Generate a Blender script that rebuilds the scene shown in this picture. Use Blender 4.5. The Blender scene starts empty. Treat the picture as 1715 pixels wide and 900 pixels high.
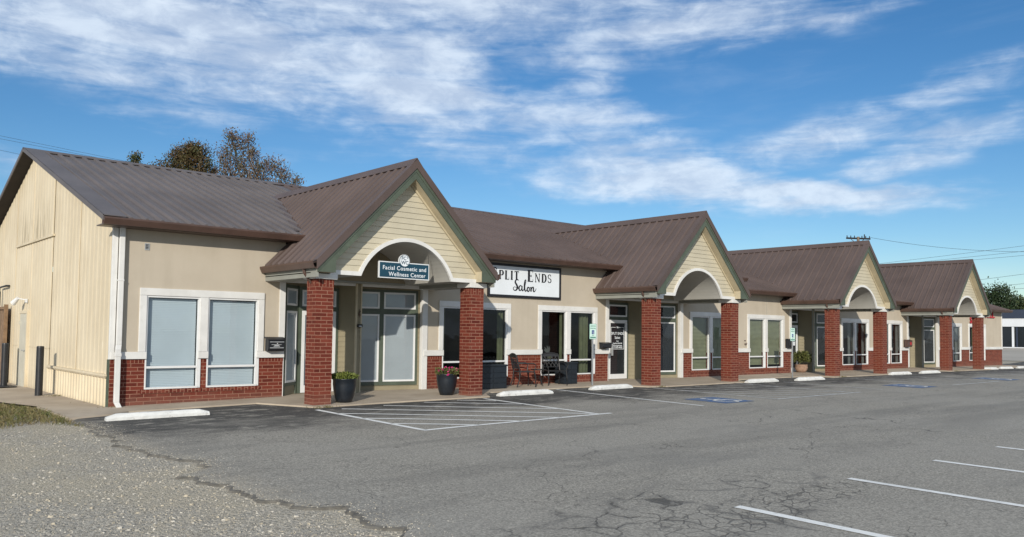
import bpy, math, random
from mathutils import Vector, Matrix
R = math.radians
random.seed(7)
scn = bpy.context.scene
COL = scn.collection

# ------------------------------------------------------------------ camera
cam = bpy.data.cameras.new('camera')
cam.sensor_width = 36.0
cam.lens = 36 * 1373.6 / 1715
cam.shift_y = 0.0240
cam.clip_start = 0.1
cam.clip_end = 3000
co = bpy.data.objects.new('camera', cam)
COL.objects.link(co)
yaw, pit, rol = R(-41.4583), R(2.7524), R(0.7288)
fw = Vector((math.cos(pit) * math.sin(-yaw), math.cos(pit) * math.cos(yaw), math.sin(pit)))
rt = Vector((math.cos(yaw), math.sin(yaw), 0))
up = rt.cross(fw)
r2 = rt * math.cos(rol) + up * math.sin(rol)
u2 = -rt * math.sin(rol) + up * math.cos(rol)
m = Matrix((r2, u2, -fw)).transposed().to_4x4()
m.translation = Vector((-4.952, -17.914, 1.45))
co.matrix_world = m
scn.camera = co

# ------------------------------------------------------------------ light
SUN = Vector((-1.04, -1.0, 0.52)).normalized()
SUN_EL = math.asin(SUN.z)
SUN_AZ = math.atan2(SUN.x, SUN.y)          # clockwise from +y
sl = bpy.data.lights.new('sun', 'SUN')
sl.energy = 4.5
sl.angle = R(0.6)
sl.color = (1.0, 0.93, 0.82)
so = bpy.data.objects.new('sun', sl)
COL.objects.link(so)
so.rotation_euler = SUN.to_track_quat('Z', 'Y').to_euler()
scn.view_settings.view_transform = 'Standard'
scn.view_settings.look = 'None'
scn.view_settings.exposure = -0.05
scn.view_settings.gamma = 1.0
scn.render.resolution_x = 1024
scn.render.resolution_y = 537
scn.render.engine = 'CYCLES'


class NT:
    """tiny node helper"""
    def __init__(s, tree):
        s.t = tree; s.n = tree.nodes; s.l = tree.links
    def new(s, typ, **kw):
        n = s.n.new(typ)
        for k, v in kw.items():
            setattr(n, k, v)
        return n
    def put(s, sock, v):
        if isinstance(v, bpy.types.NodeSocket):
            s.l.new(v, sock)
        elif v is not None:
            try:
                sock.default_value = v
            except Exception:
                sock.default_value = (*v, 1.0) if len(v) == 3 else v
    def math(s, op, a, b=None, c=None, clamp=False):
        n = s.new('ShaderNodeMath', operation=op); n.use_clamp = clamp
        s.put(n.inputs[0], a)
        if b is not None: s.put(n.inputs[1], b)
        if c is not None: s.put(n.inputs[2], c)
        return n.outputs[0]
    def vmath(s, op, a, b=None):
        n = s.new('ShaderNodeVectorMath', operation=op)
        s.put(n.inputs[0], a)
        if b is not None: s.put(n.inputs[1], b)
        return n.outputs[0]
    def mix(s, f, a, b, blend='MIX'):
        n = s.new('ShaderNodeMix', data_type='RGBA', blend_type=blend)
        s.put(n.inputs[0], f)
        s.put(n.inputs[6], a if isinstance(a, bpy.types.NodeSocket) else (*a, 1) if len(a) == 3 else a)
        s.put(n.inputs[7], b if isinstance(b, bpy.types.NodeSocket) else (*b, 1) if len(b) == 3 else b)
        return n.outputs[2]
    def noise(s, vec, scale, detail=4, rough=0.55, dist=0.0):
        n = s.new('ShaderNodeTexNoise')
        s.put(n.inputs['Vector'], vec)
        n.inputs['Scale'].default_value = scale
        n.inputs['Detail'].default_value = detail
        n.inputs['Roughness'].default_value = rough
        n.inputs['Distortion'].default_value = dist
        return n.outputs[0]
    def noisec(s, vec, scale, detail=2):
        n = s.new('ShaderNodeTexNoise')
        s.put(n.inputs['Vector'], vec)
        n.inputs['Scale'].default_value = scale
        n.inputs['Detail'].default_value = detail
        return n.outputs[1]
    def step(s, v, a, b, lo=0.0, hi=1.0):
        n = s.new('ShaderNodeMapRange', interpolation_type='SMOOTHSTEP')
        s.put(n.inputs[0], v)
        n.inputs[1].default_value = a; n.inputs[2].default_value = b
        n.inputs[3].default_value = lo; n.inputs[4].default_value = hi
        return n.outputs[0]
    def mapping(s, vec, scale=(1, 1, 1), rot=(0, 0, 0), loc=(0, 0, 0)):
        n = s.new('ShaderNodeMapping')
        s.put(n.inputs[0], vec)
        n.inputs[1].default_value = loc; n.inputs[2].default_value = rot; n.inputs[3].default_value = scale
        return n.outputs[0]
    def sep(s, vec):
        n = s.new('ShaderNodeSeparateXYZ'); s.put(n.inputs[0], vec); return n.outputs
    def comb(s, x, y, z):
        n = s.new('ShaderNodeCombineXYZ')
        s.put(n.inputs[0], x); s.put(n.inputs[1], y); s.put(n.inputs[2], z)
        return n.outputs[0]


# ------------------------------------------------------------------ world: sky with clouds
SKY_STR = 0.108
w = bpy.data.worlds.new('World')
scn.world = w
w.use_nodes = True
N = NT(w.node_tree)
N.n.clear()
sky = N.new('ShaderNodeTexSky', sky_type='NISHITA')
sky.sun_disc = False
sky.sun_elevation = SUN_EL
sky.sun_rotation = SUN_AZ
sky.altitude = 200
sky.air_density = 1.0
sky.dust_density = 0.05
sky.ozone_density = 3.5
tc = N.new('ShaderNodeTexCoord')
d = N.sep(tc.outputs['Generated'])
hyp = N.math('SQRT', N.math('ADD', N.math('MULTIPLY', d[0], d[0]), N.math('MULTIPLY', d[1], d[1])))
az = N.math('MULTIPLY', N.math('ARCTAN2', d[0], d[1]), 57.2958)
el = N.math('MULTIPLY', N.math('ARCTAN2', d[2], hyp), 57.2958)
# masks: az, el, radius az, radius el, tilt (deg, + = rising to the right), weight
MASKS = [(20, 18.5, 17, 3.8, -6, 1.0), (34, 17.0, 9.0, 4.2, -16, 1.05), (13, 16.0, 10, 2.2, -14, .75),
         (43, 14.6, 9.5, 2.2, -4, .8), (40, 12.6, 6, 1.1, -6, .45),
         (52.5, 10.7, 7.6, 1.75, -10, 1.2), (61.5, 9.2, 9, 1.15, -2, 1.2), (48, 11.8, 6, 1.3, 8, .75),
         (62, 12.8, 12, 1.7, 14, .62), (70, 12.3, 6, 1.3, 12, .72), (70, 15.3, 6, 1.2, 14, .5),
         (52, 20.5, 14, 1.8, 9, .82), (63, 20.5, 10, 1.4, 10, .55), (47, 16.9, 3.0, 1.2, 0, .7), (33, 22, 26, 3, 0, .85),
         (11, 10.2, 6, 1.4, 0, .28), (30, 8, 10, 1.3, 0, .2), (27.0, 11.6, 6, 1.1, 0, .2)]
cov = None
warp = N.noise(N.comb(N.math('MULTIPLY', az, .12), N.math('MULTIPLY', el, .25), 3.1), 1.0, 4)
azw = N.math('ADD', az, N.math('MULTIPLY', N.math('SUBTRACT', warp, .5), 8))
elw = N.math('ADD', el, N.math('MULTIPLY', N.math('SUBTRACT', warp, .5), 4))
for (a0, e0, ra, re, t, wt) in MASKS:
    c, s_ = math.cos(R(t)), math.sin(R(t))
    dx = N.math('SUBTRACT', azw, a0); dy = N.math('SUBTRACT', elw, e0)
    x = N.math('DIVIDE', N.math('ADD', N.math('MULTIPLY', dx, c), N.math('MULTIPLY', dy, s_)), ra)
    y = N.math('DIVIDE', N.math('SUBTRACT', N.math('MULTIPLY', dy, c), N.math('MULTIPLY', dx, s_)), re)
    g = N.math('MULTIPLY', N.math('EXPONENT', N.math('MULTIPLY', N.math('ADD', N.math('MULTIPLY', x, x), N.math('MULTIPLY', y, y)), -1.0)), wt)
    cov = g if cov is None else N.math('MAXIMUM', cov, g)
out = N.math('MAXIMUM', N.step(az, 80, 95), N.math('MAXIMUM', N.step(az, 2, -10), N.step(el, 25, 32)))
cov = N.math('MAXIMUM', cov, N.math('MULTIPLY', out, .75))  # unseen clouds outside the view, added to make the ambient light more neutral
# two sets of drawn-out fibres
fib1 = N.noise(N.mapping(N.comb(az, el, 0.0), scale=(.055, .40, 1), rot=(0, 0, R(12))), 1.7, 8, .62, .35)
fib2 = N.noise(N.mapping(N.comb(az, el, 5.0), scale=(.05, .42, 1), rot=(0, 0, R(-13))), 1.6, 8, .62, .35)
side = N.step(az, 38, 52)
fib = N.math('ADD', N.math('MULTIPLY', fib1, N.math('SUBTRACT', 1.0, side)), N.math('MULTIPLY', fib2, side))
puff = N.noise(N.mapping(N.comb(az, el, 9.0), scale=(.24, .5, 1)), 1.3, 9, .6, .3)
nz = N.math('ADD', N.math('MULTIPLY', fib, .68), N.math('MULTIPLY', puff, .32))
base = N.math('ADD', N.math('MULTIPLY', N.math('SUBTRACT', nz, .5), 2.6), N.math('MULTIPLY', N.math('SUBTRACT', cov, .26), 1.0))
dens = N.step(base, -0.24, 0.86)
dens = N.math('MULTIPLY', dens, N.step(cov, .01, .42))
veil = N.math('MULTIPLY', N.step(N.noise(N.mapping(N.comb(az, el, 2.0), scale=(.05, .22, 1), rot=(0, 0, R(-8))), 1.0, 7, .6, .4), .50, .78), .13)
dens = N.math('ADD', N.math('MULTIPLY', dens, .84), veil, clamp=True)
skyc = N.new('ShaderNodeHueSaturation')
skyc.inputs['Hue'].default_value = 0.502
skyc.inputs['Saturation'].default_value = 1.22
skyc.inputs['Value'].default_value = 1.0
N.put(skyc.inputs['Color'], sky.outputs[0])
ccol = N.mix(N.step(puff, .35, .7), (5.2, 6.2, 7.8), (7.6, 8.6, 9.8))
final = N.mix(dens, skyc.outputs[0], ccol)
bg = N.new('ShaderNodeBackground')
bg.inputs[1].default_value = SKY_STR
N.l.new(final, bg.inputs[0])
wo = N.new('ShaderNodeOutputWorld')
N.l.new(bg.outputs[0], wo.inputs[0])


# ------------------------------------------------------------------ materials
MATS = {}

def principled(name):
    mt = bpy.data.materials.new(name)
    mt.use_nodes = True
    n = NT(mt.node_tree)
    b = n.n['Principled BSDF']
    MATS[name] = mt
    return mt, n, b

def gpos(n):
    return n.new('ShaderNodeNewGeometry').outputs['Position']

def bump(n, b, h, strength=.3, dist=.01):
    k = n.new('ShaderNodeBump')
    k.inputs['Strength'].default_value = strength
    k.inputs['Distance'].default_value = dist
    n.put(k.inputs['Height'], h)
    n.l.new(k.outputs[0], b.inputs['Normal'])

def simple(name, col, rough=.6, var=.12, scale=2.0, bscale=60, bstr=.15, metal=0.0, spec=.5, bdist=.003, dirt=None, dirtamt=0.0):
    mt, n, b = principled(name)
    p = gpos(n)
    f = n.step(n.noise(p, scale, 6, .6), .3, .7)
    dark = tuple(c * (1 - var) for c in col); lite = tuple(min(1, c * (1 + var)) for c in col)
    c = n.mix(f, dark, lite)
    if dirt:
        dm = n.step(n.noise(p, scale * 3.1, 8, .7), .55, .75)
        c = n.mix(n.math('MULTIPLY', dm, dirtamt), c, dirt)
    n.put(b.inputs['Base Color'], c)
    b.inputs['Roughness'].default_value = rough
    b.inputs['Metallic'].default_value = metal
    b.inputs['Specular IOR Level'].default_value = spec
    if bstr:
        bump(n, b, n.noise(p, bscale, 3), bstr, bdist)
    return mt

# stucco with faint vertical run marks and fine sand grain
mt, n, b = principled('stucco')
p = gpos(n)
blot = n.step(n.noise(p, .9, 6, .6), .35, .68)
run = n.step(n.noise(n.mapping(p, scale=(3.0, 3.0, .25)), 1.0, 5), .45, .75)
c = n.mix(blot, (.435, .380, .300), (.475, .418, .333))
c = n.mix(n.math('MULTIPLY', run, .34), c, (.36, .31, .24))
n.put(b.inputs['Base Color'], c); b.inputs['Roughness'].default_value = .9
b.inputs['Specular IOR Level'].default_value = .2
bump(n, b, n.math('ADD', n.noise(p, 55, 4, .7), n.math('MULTIPLY', n.noise(p, 6, 3), .8)), .35, .006)

def brick_mat(name, swap=False, salt=False):
    mt, n, b = principled(name)
    uv = n.new('ShaderNodeUVMap').outputs[0]
    if swap:
        s = n.sep(uv); uv = n.comb(s[1], s[0], 0.0)
    wob = n.noisec(uv, 9, 2)
    uvd = n.vmath('ADD', uv, n.vmath('MULTIPLY', n.vmath('SUBTRACT', wob, (.5, .5, .5)), (.006, .006, 0)))
    k = n.new('ShaderNodeTexBrick')
    k.offset = .5
    n.put(k.inputs['Vector'], uvd)
    k.inputs['Scale'].default_value = 1.0
    k.inputs['Brick Width'].default_value = .272
    k.inputs['Row Height'].default_value = .079
    k.inputs['Mortar Size'].default_value = .0085
    k.inputs['Mortar Smooth'].default_value = .25
    k.inputs['Bias'].default_value = 0.0
    k.inputs['Color1'].default_value = (.080, .0145, .008, 1)
    k.inputs['Color2'].default_value = (.158, .034, .019, 1)
    k.inputs['Mortar'].default_value = (.29, .155, .105, 1)
    p = gpos(n)
    c = n.mix(n.math('MULTIPLY', n.step(n.noise(p, 26, 5, .7), .35, .75), .45), k.outputs[0], (.16, .02, .014))
    c = n.mix(n.math('MULTIPLY', n.step(n.noise(p, 1.6, 5), .48, .72), .38), c, (.21, .062, .038))
    z = n.sep(p)[2]
    if salt:
        c = n.mix(n.math('MULTIPLY', n.step(n.noise(p, 7, 8, .7), .54, .74), .5), c, (.42, .30, .26))
    low = n.math('MULTIPLY', n.step(n.math('ADD', z, n.math('MULTIPLY', n.noise(p, 5, 5), .3)), .30, -.02), .4)
    c = n.mix(low, c, (.20, .115, .085))
    n.put(b.inputs['Base Color'], c)
    b.inputs['Roughness'].default_value = .8
    b.inputs['Specular IOR Level'].default_value = .25
    h = n.math('SUBTRACT', n.math('MULTIPLY', n.noise(p, 45, 4, .7), .35), k.outputs[1])
    bump(n, b, h, .6, .008)

brick_mat('brick'); brick_mat('brick_soldier', True); brick_mat('brick_salty', False, True)
simple('white_trim', (.63, .625, .60), .65, .07, 1.5, 40, .12, dirt=(.42, .40, .35), dirtamt=.35)
simple('white_frame', (.66, .665, .66), .4, .04, 3, 40, .03)
simple('grey_trim', (.25, .255, .225), .6, .08, 2, 40, .08)
simple('ceiling_paint', (.38, .375, .345), .85, .07, 1.2, 40, .08, dirt=(.3, .28, .24), dirtamt=.25)
simple('green_paint', (.070, .088, .062), .55, .14, 3, 40, .08, dirt=(.15, .17, .13), dirtamt=.4)
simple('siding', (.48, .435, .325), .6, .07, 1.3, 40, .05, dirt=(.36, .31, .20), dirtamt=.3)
simple('soffit_cream', (.45, .39, .27), .65, .1, 2, 40, .05, dirt=(.3, .25, .15), dirtamt=.4)
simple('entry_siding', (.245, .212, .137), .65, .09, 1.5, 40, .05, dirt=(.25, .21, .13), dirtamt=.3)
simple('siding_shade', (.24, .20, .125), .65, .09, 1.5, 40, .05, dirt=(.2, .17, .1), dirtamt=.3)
simple('gutter_brown', (.080, .047, .036), .42, .15, 2, 30, .04, dirt=(.13, .09, .07), dirtamt=.35)
simple('dark_metal', (.014, .014, .015), .5, .2, 6, 60, .05)
simple('black_plastic', (.012, .013, .016), .45, .25, 5, 60, .1)
simple('planter_blue', (.010, .014, .020), .38, .2, 4, 90, .12, dirt=(.03, .037, .045), dirtamt=.3)
simple('deckbox', (.010, .015, .021), .5, .2, 3, 90, .12, dirt=(.028, .035, .042), dirtamt=.3)
simple('interior_dark', (.010, .011, .013), .9, .3, 2, 10, 0)  # darkness of unlit interiors put into the colour
simple('curtain_olive', (.42, .43, .26), .9, .15, 4, 60, .1)
simple('blind_olive', (.20, .205, .12), .8, .1, 3, 60, 0)
simple('curtain_white', (.5, .5, .48), .9, .12, 4, 60, .1)
simple('galv_metal', (.42, .43, .43), .45, .12, 5, 60, .05, metal=.5)
simple('terracotta', (.30, .19, .13), .85, .2, 8, 60, .2)
simple('concrete_white', (.62, .62, .595), .8, .10, 3, 55, .6, bdist=.012, dirt=(.20, .19, .17), dirtamt=.9)
simple('door_grey', (.50, .47, .38), .6, .08, 2, 60, .05)
simple('wood_brown', (.20, .125, .07), .8, .25, 5, 40, .2)
simple('sign_white', (.70, .74, .77), .5, .03, 1.5, 40, .0)
simple('sign_black', (.012, .012, .015), .5, .1, 3, 40, 0)
simple('sign_teal', (.006, .045, .075), .45, .1, 2, 40, 0)
simple('sign_silver', (.66, .68, .69), .45, .05, 2, 40, 0)
simple('sign_pale_green', (.60, .78, .70), .5, .06, 9, 40, 0)
simple('sign_blue', (.02, .07, .25), .5, .1, 9, 40, 0)
simple('sign_green_text', (.10, .26, .20), .5, .1, 9, 40, 0)
simple('red_letter', (.42, .02, .03), .5, .1, 3, 40, 0)
simple('bark', (.17, .13, .095), .9, .3, 6, 30, .5, bdist=.02)
simple('navy_panel', (.025, .036, .062), .6, .12, .3, 5, 0)
simple('white_panel', (.62, .64, .66), .6, .06, .4, 5, 0)
simple('glass_far', (.010, .014, .018), .12, .3, .5, 5, 0)
simple('petal_pink', (.50, .03, .17), .6, .2, 20, 40, 0)
simple('rust_red', (.18, .05, .04), .7, .2, 8, 40, .1)
simple('shade_grey', (.33, .35, .37), .9, .05, 1.2, 60, 0)
simple('wire_black', (.02, .02, .02), .6, .1, 3, 40, 0)

# pale pleated blind: nearly white
simple('blind_pale', (.45, .505, .54), .75, .04, 1.1, 60, 0)

# metal roof, faded brown
def roof_mat(name, c1, c2):
    mt, n, b = principled(name)
    p = gpos(n)
    c = n.mix(n.step(n.noise(p, .55, 5, .6), .3, .7), c1, c2)
    c = n.mix(n.math('MULTIPLY', n.step(n.noise(n.mapping(p, scale=(1, 1, .25)), 5, 7, .7), .5, .78), .3), c, tuple(x * 1.35 for x in c2))
    n.put(b.inputs['Base Color'], c)
    b.inputs['Roughness'].default_value = .5
    b.inputs['Specular IOR Level'].default_value = .35
    bump(n, b, n.noise(p, 1.6, 3), .25, .02)
roof_mat('roof_brown', (.074, .053, .046), (.100, .072, .063))
roof_mat('roof_grey', (.088, .075, .071), (.118, .101, .096))

# corrugated side wall, chalky cream with stains
mt, n, b = principled('cream_metal')
p = gpos(n)
c = n.mix(n.step(n.noise(p, .8, 6, .6), .3, .7), (.565, .48, .340), (.64, .555, .405))
run = n.step(n.noise(n.mapping(p, scale=(1, 7, .35)), 1.0, 7, .7), .56, .78)
c = n.mix(n.math('MULTIPLY', run, .42), c, (.44, .35, .22))
chalk = n.step(n.noise(n.mapping(p, scale=(1, 5, 1.0)), 1.3, 7, .7), .60, .74)
c = n.mix(n.math('MULTIPLY', chalk, .5), c, (.82, .76, .62))
sp = n.sep(p)
# mildew running down above the flashing strip
m1 = n.math('MULTIPLY', n.step(sp[1], 4.6, 6.2), n.step(sp[1], 9.8, 8.6))
m2 = n.math('MULTIPLY', n.step(sp[2], 3.65, 3.85), n.step(sp[2], 5.1, 3.95))
m3 = n.step(n.noise(n.mapping(p, scale=(1, 9, .6)), 1.0, 6, .7), .42, .66)
c = n.mix(n.math('MULTIPLY', n.math('MULTIPLY', n.math('MULTIPLY', m1, m2), m3), .8), c, (.22, .175, .10))
dl = n.math('MULTIPLY', n.step(n.math('ADD', sp[2], n.math('MULTIPLY', n.noise(p, 6, 5), .25)), .08, -.14), .5)
c = n.mix(dl, c, (.30, .24, .15))
n.put(b.inputs['Base Color'], c)
b.inputs['Roughness'].default_value = .6
b.inputs['Specular IOR Level'].default_value = .3
bump(n, b, n.noise(p, 3, 4), .2, .02)

# window glass: see-through with a clear reflection
def glass_mat(name, tint, base_refl):
    mt = bpy.data.materials.new(name); mt.use_nodes = True; MATS[name] = mt
    n = NT(mt.node_tree); n.n.clear()
    tr = n.new('ShaderNodeBsdfTransparent'); tr.inputs[0].default_value = (*tint, 1)
    gl = n.new('ShaderNodeBsdfGlossy'); gl.inputs['Roughness'].default_value = .02
    gl.inputs['Color'].default_value = (.9, .95, 1, 1)
    geo = n.new('ShaderNodeNewGeometry')
    dt = n.new('ShaderNodeVectorMath', operation='DOT_PRODUCT')
    n.l.new(geo.outputs['Incoming'], dt.inputs[0]); n.l.new(geo.outputs['Normal'], dt.inputs[1])
    co_ = n.math('SUBTRACT', 1.0, n.math('ABSOLUTE', dt.outputs['Value']), clamp=True)
    frv = n.math('ADD', n.math('MULTIPLY', n.math('POWER', co_, 5.0), 1 - base_refl), base_refl)
    k = n.new('ShaderNodeBump'); k.inputs['Strength'].default_value = .06; k.inputs['Distance'].default_value = .05
    n.put(k.inputs['Height'], n.noise(gpos(n), 1.3, 2))
    n.l.new(k.outputs[0], gl.inputs['Normal'])
    mx = n.new('ShaderNodeMixShader')
    n.l.new(frv, mx.inputs[0]); n.l.new(tr.outputs[0], mx.inputs[1]); n.l.new(gl.outputs[0], mx.inputs[2])
    o = n.new('ShaderNodeOutputMaterial'); n.l.new(mx.outputs[0], o.inputs[0])
glass_mat('glass', (.90, .94, .95), .055)
glass_mat('glass_tint', (.38, .41, .41), .03)

# leaves
def leaf_mat(name, c1, c2, c3):
    mt, n, b = principled(name)
    p = gpos(n)
    wn = n.new('ShaderNodeTexWhiteNoise', noise_dimensions='3D')
    n.put(wn.inputs[0], n.vmath('FLOOR', n.vmath('MULTIPLY', p, (7, 7, 7))))
    c = n.mix(wn.outputs[0], c1, c2)
    c = n.mix(n.step(n.noise(p, 1.6, 3), .5, .7), c, c3)
    n.put(b.inputs['Base Color'], c)
    b.inputs['Roughness'].default_value = .6
    b.inputs['Specular IOR Level'].default_value = .3
leaf_mat('leaf_autumn', (.060, .056, .018), (.095, .055, .025), (.045, .058, .016))
leaf_mat('leaf_faded', (.11, .095, .06), (.13, .075, .05), (.08, .085, .045))
leaf_mat('leaf_yellowgreen', (.07, .095, .02), (.13, .155, .03), (.045, .07, .015))
leaf_mat('leaf_dark', (.018, .034, .014), (.036, .058, .022), (.022, .036, .018))
leaf_mat('leaf_olive', (.07, .085, .025), (.11, .115, .035), (.055, .07, .02))
leaf_mat('grass_blade', (.08, .095, .025), (.19, .15, .07), (.14, .11, .05))

# gravel ground
mt, n, b = principled('gravel')
p = gpos(n)
pw = n.vmath('ADD', p, n.vmath('MULTIPLY', n.noisec(p, 25, 2), (.02, .02, .02)))
def vor(n, vec, scale, feat='F1'):
    v = n.new('ShaderNodeTexVoronoi', feature=feat)
    n.put(v.inputs['Vector'], vec); v.inputs['Scale'].default_value = scale
    return v
v1 = vor(n, pw, 30); v2 = vor(n, pw, 80)
g1 = n.sep(v1.outputs['Color'])[0]
g2 = n.sep(v2.outputs['Color'])[1]
tone = n.math('ADD', n.math('MULTIPLY', g1, .45), n.math('MULTIPLY', g2, .55))
c = n.mix(tone, (.165, .150, .123), (.56, .515, .43))
soil = n.step(n.noise(p, .45, 8, .65), .42, .60)
c = n.mix(n.math('MULTIPLY', soil, .62), c, (.42, .37, .275))
c = n.mix(n.math('MULTIPLY', n.step(n.noise(p, 2.5, 6, .7), .5, .72), .3), c, (.24, .23, .21))
dk = n.step(n.math('ADD', n.sep(p)[0], n.math('MULTIPLY', n.noise(p, .5, 3), 2.2)), -1.3, -3.0)
n.put(b.inputs['Base Color'], c)
b.inputs['Roughness'].default_value = .95; b.inputs['Specular IOR Level'].default_value = .15
h = n.math('ADD', n.math('MULTIPLY', v1.outputs['Distance'], -.9), n.math('MULTIPLY', v2.outputs['Distance'], -.5))
bump(n, b, n.math('ADD', h, n.math('MULTIPLY', n.noise(p, 9, 4), .8)), .9, .022)

# asphalt
mt, n, b = principled('asphalt')
p = gpos(n)
s3 = n.sep(p)
agg = n.new('ShaderNodeTexVoronoi', feature='F1'); n.put(agg.inputs['Vector'], p); agg.inputs['Scale'].default_value = 60
ag = n.sep(agg.outputs['Color'])[0]
grn = n.math('ADD', n.math('MULTIPLY', n.step(n.noise(p, 34, 4, .8), .34, .66), .5), n.math('MULTIPLY', ag, .5))
c = n.mix(grn, (.088, .081, .068), (.440, .411, .350))
big = n.step(n.noise(p, .28, 6, .6), .35, .68)
c = n.mix(n.math('MULTIPLY', big, .4), c, (.30, .284, .250))
med = n.step(n.noise(n.mapping(p, scale=(.35, 1.2, 1)), .9, 8, .7), .48, .72)
c = n.mix(n.math('MULTIPLY', med, .42), c, (.13, .125, .114))
# old sealant left near the building, worn off in patches
wob = n.noise(n.mapping(p, scale=(.55, 1, 1)), .9, 7, .65)
seal = n.step(n.math('ADD', s3[1], n.math('MULTIPLY', n.math('SUBTRACT', wob, .5), 7.0)), -5.6, -3.0)
wear = n.step(n.noise(n.mapping(p, scale=(.7, 1.6, 1)), 2.6, 9, .75), .66, .50)
c = n.mix(n.math('MULTIPLY', n.math('MULTIPLY', seal, wear), .86), c, (.030, .030, .031))
dust = n.step(n.math('ADD', s3[0], n.math('MULTIPLY', n.math('SUBTRACT', n.noise(p, 1.1, 8, .7), .5), 1.6)), -.55, -1.15)
c = n.mix(n.math('MULTIPLY', n.math('MULTIPLY', dust, n.step(n.noise(p, 30, 5, .8), .36, .60)), .62), c, (.34, .30, .235))
lane = n.step(n.noise(n.mapping(p, scale=(.10, .75, 1), rot=(0, 0, R(4))), 1.0, 6, .6, .5), .47, .66)
lane = n.math('MULTIPLY', lane, n.math('MULTIPLY', n.step(s3[1], -13, -11), n.step(s3[1], -5, -7.2)))
c = n.mix(n.math('MULTIPLY', lane, .42), c, (.135, .128, .114))
vd = n.new('ShaderNodeTexVoronoi', feature='F1'); n.put(vd.inputs['Vector'], n.vmath('ADD', p, n.vmath('MULTIPLY', n.noisec(p, 4, 3), (.12, .12, 0)))); vd.inputs['Scale'].default_value = .9
drip = n.math('MULTIPLY', n.step(vd.outputs['Distance'], .085, .035), n.step(n.sep(vd.outputs['Color'])[0], .55, .6))
c = n.mix(n.math('MULTIPLY', drip, .6), c, (.05, .048, .044))
# cracks
def cracks(scale, width, seed, wamt=.5):
    q = n.vmath('ADD', p, n.vmath('MULTIPLY', n.vmath('SUBTRACT', n.noisec(n.vmath('ADD', p, (seed, seed, 0)), 1.3, 8), (.5, .5, .5)), (wamt, wamt, 0)))
    q = n.vmath('ADD', q, (seed * 3.3, seed, 0))
    v = n.new('ShaderNodeTexVoronoi', feature='DISTANCE_TO_EDGE'); n.put(v.inputs['Vector'], q); v.inputs['Scale'].default_value = scale
    return n.step(v.outputs['Distance'], width, width * .25)
def blob(x, y, rx, ry):
    a = n.math('DIVIDE', n.math('SUBTRACT', s3[0], x), rx); b_ = n.math('DIVIDE', n.math('SUBTRACT', s3[1], y), ry)
    r_ = n.math('ADD', n.math('MULTIPLY', a, a), n.math('MULTIPLY', b_, b_))
    return n.step(n.math('ADD', r_, n.math('MULTIPLY', n.math('SUBTRACT', n.noise(p, 1.2, 5), .5), 1.4)), 1.15, .6)
area = n.math('MAXIMUM', blob(1.5, -13.1, 2.0, 1.25), blob(3.4, -12.6, 1.6, .7))
brk = n.step(n.noise(n.vmath('ADD', p, (3, 8, 0)), 1.1, 5, .6), .44, .56)
cr1 = n.math('MULTIPLY', n.math('MULTIPLY', cracks(1.5, .022, 2.2, 1.0), area), n.math('ADD', n.math('MULTIPLY', brk, .75), .15))
cr2 = n.math('MULTIPLY', n.math('MULTIPLY', cracks(5.5, .05, 7.1, .3), n.math('MAXIMUM', blob(2.1, -13.3, 1.2, .5), blob(3.6, -13.3, 1.3, .35))), .8)
cr3 = n.math('MULTIPLY', n.math('MULTIPLY', cracks(.30, .0035, 5.5, 1.6), n.step(n.noise(p, .35, 3), .45, .55)), .8)
cr4 = n.math('MULTIPLY', n.math('MULTIPLY', cracks(.75, .007, 1.1, 1.2), n.step(n.noise(n.vmath('ADD', p, (9, 4, 0)), .3, 3), .50, .60)), .6)
cr = n.math('MAXIMUM', n.math('MAXIMUM', cr1, cr2), n.math('MAXIMUM', cr3, cr4))
halo = n.math('MULTIPLY', n.math('MULTIPLY', cracks(1.5, .11, 2.2, 1.0), area), n.math('MULTIPLY', n.step(n.noise(p, 3, 6), .42, .6), .5))
c = n.mix(halo, c, (.12, .115, .105))
c = n.mix(n.math('MULTIPLY', cr, .70), c, (.035, .033, .031))
n.put(b.inputs['Base Color'], c)
b.inputs['Roughness'].default_value = .88; b.inputs['Specular IOR Level'].default_value = .25
hh = n.math('SUBTRACT', n.math('MULTIPLY', n.math('ADD', agg.outputs['Distance'], n.noise(p, 90, 3)), -.3), n.math('MULTIPLY', cr, 1.2))
bump(n, b, hh, .75, .010)

# concrete walk
mt, n, b = principled('concrete')
p = gpos(n)
c = n.mix(n.step(n.noise(p, .9, 7, .65), .32, .68), (.31, .25, .185), (.43, .36, .275))
c = n.mix(n.math('MULTIPLY', n.step(n.noise(p, 5, 8, .75), .5, .75), .4), c, (.25, .205, .155))
c = n.mix(n.math('MULTIPLY', n.noise(p, 160, 2), .3), c, (.5, .45, .37))
n.put(b.inputs['Base Color'], c); b.inputs['Roughness'].default_value = .9
b.inputs['Specular IOR Level'].default_value = .25
bump(n, b, n.noise(p, 50, 5, .7), .35, .006)
simple('concrete_far', (.36, .33, .28), .9, .12, .15, 20, .1)

# painted line, worn
def paint_mat(name, col, under, wearlo=.46, wearhi=.62):
    mt, n, b = principled(name)
    p = gpos(n)
    wv = n.step(n.noise(p, 11, 9, .75), wearlo, wearhi)
    wv2 = n.step(n.noise(p, 1.6, 4), .5, .75)
    f = n.math('MAXIMUM', n.math('MULTIPLY', wv, .55), n.math('MULTIPLY', wv2, .45))
    n.put(b.inputs['Base Color'], n.mix(f, col, under))
    b.inputs['Roughness'].default_value = .8
    bump(n, b, n.noise(p, 90, 3), .4, .006)
paint_mat('line_paint', (.72, .72, .69), (.26, .255, .24), .50, .68)
paint_mat('line_paint_old', (.52, .52, .50), (.17, .17, .165), .40, .60)
paint_mat('blue_paint', (.04, .11, .25), (.15, .155, .165), .42, .60)


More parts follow.
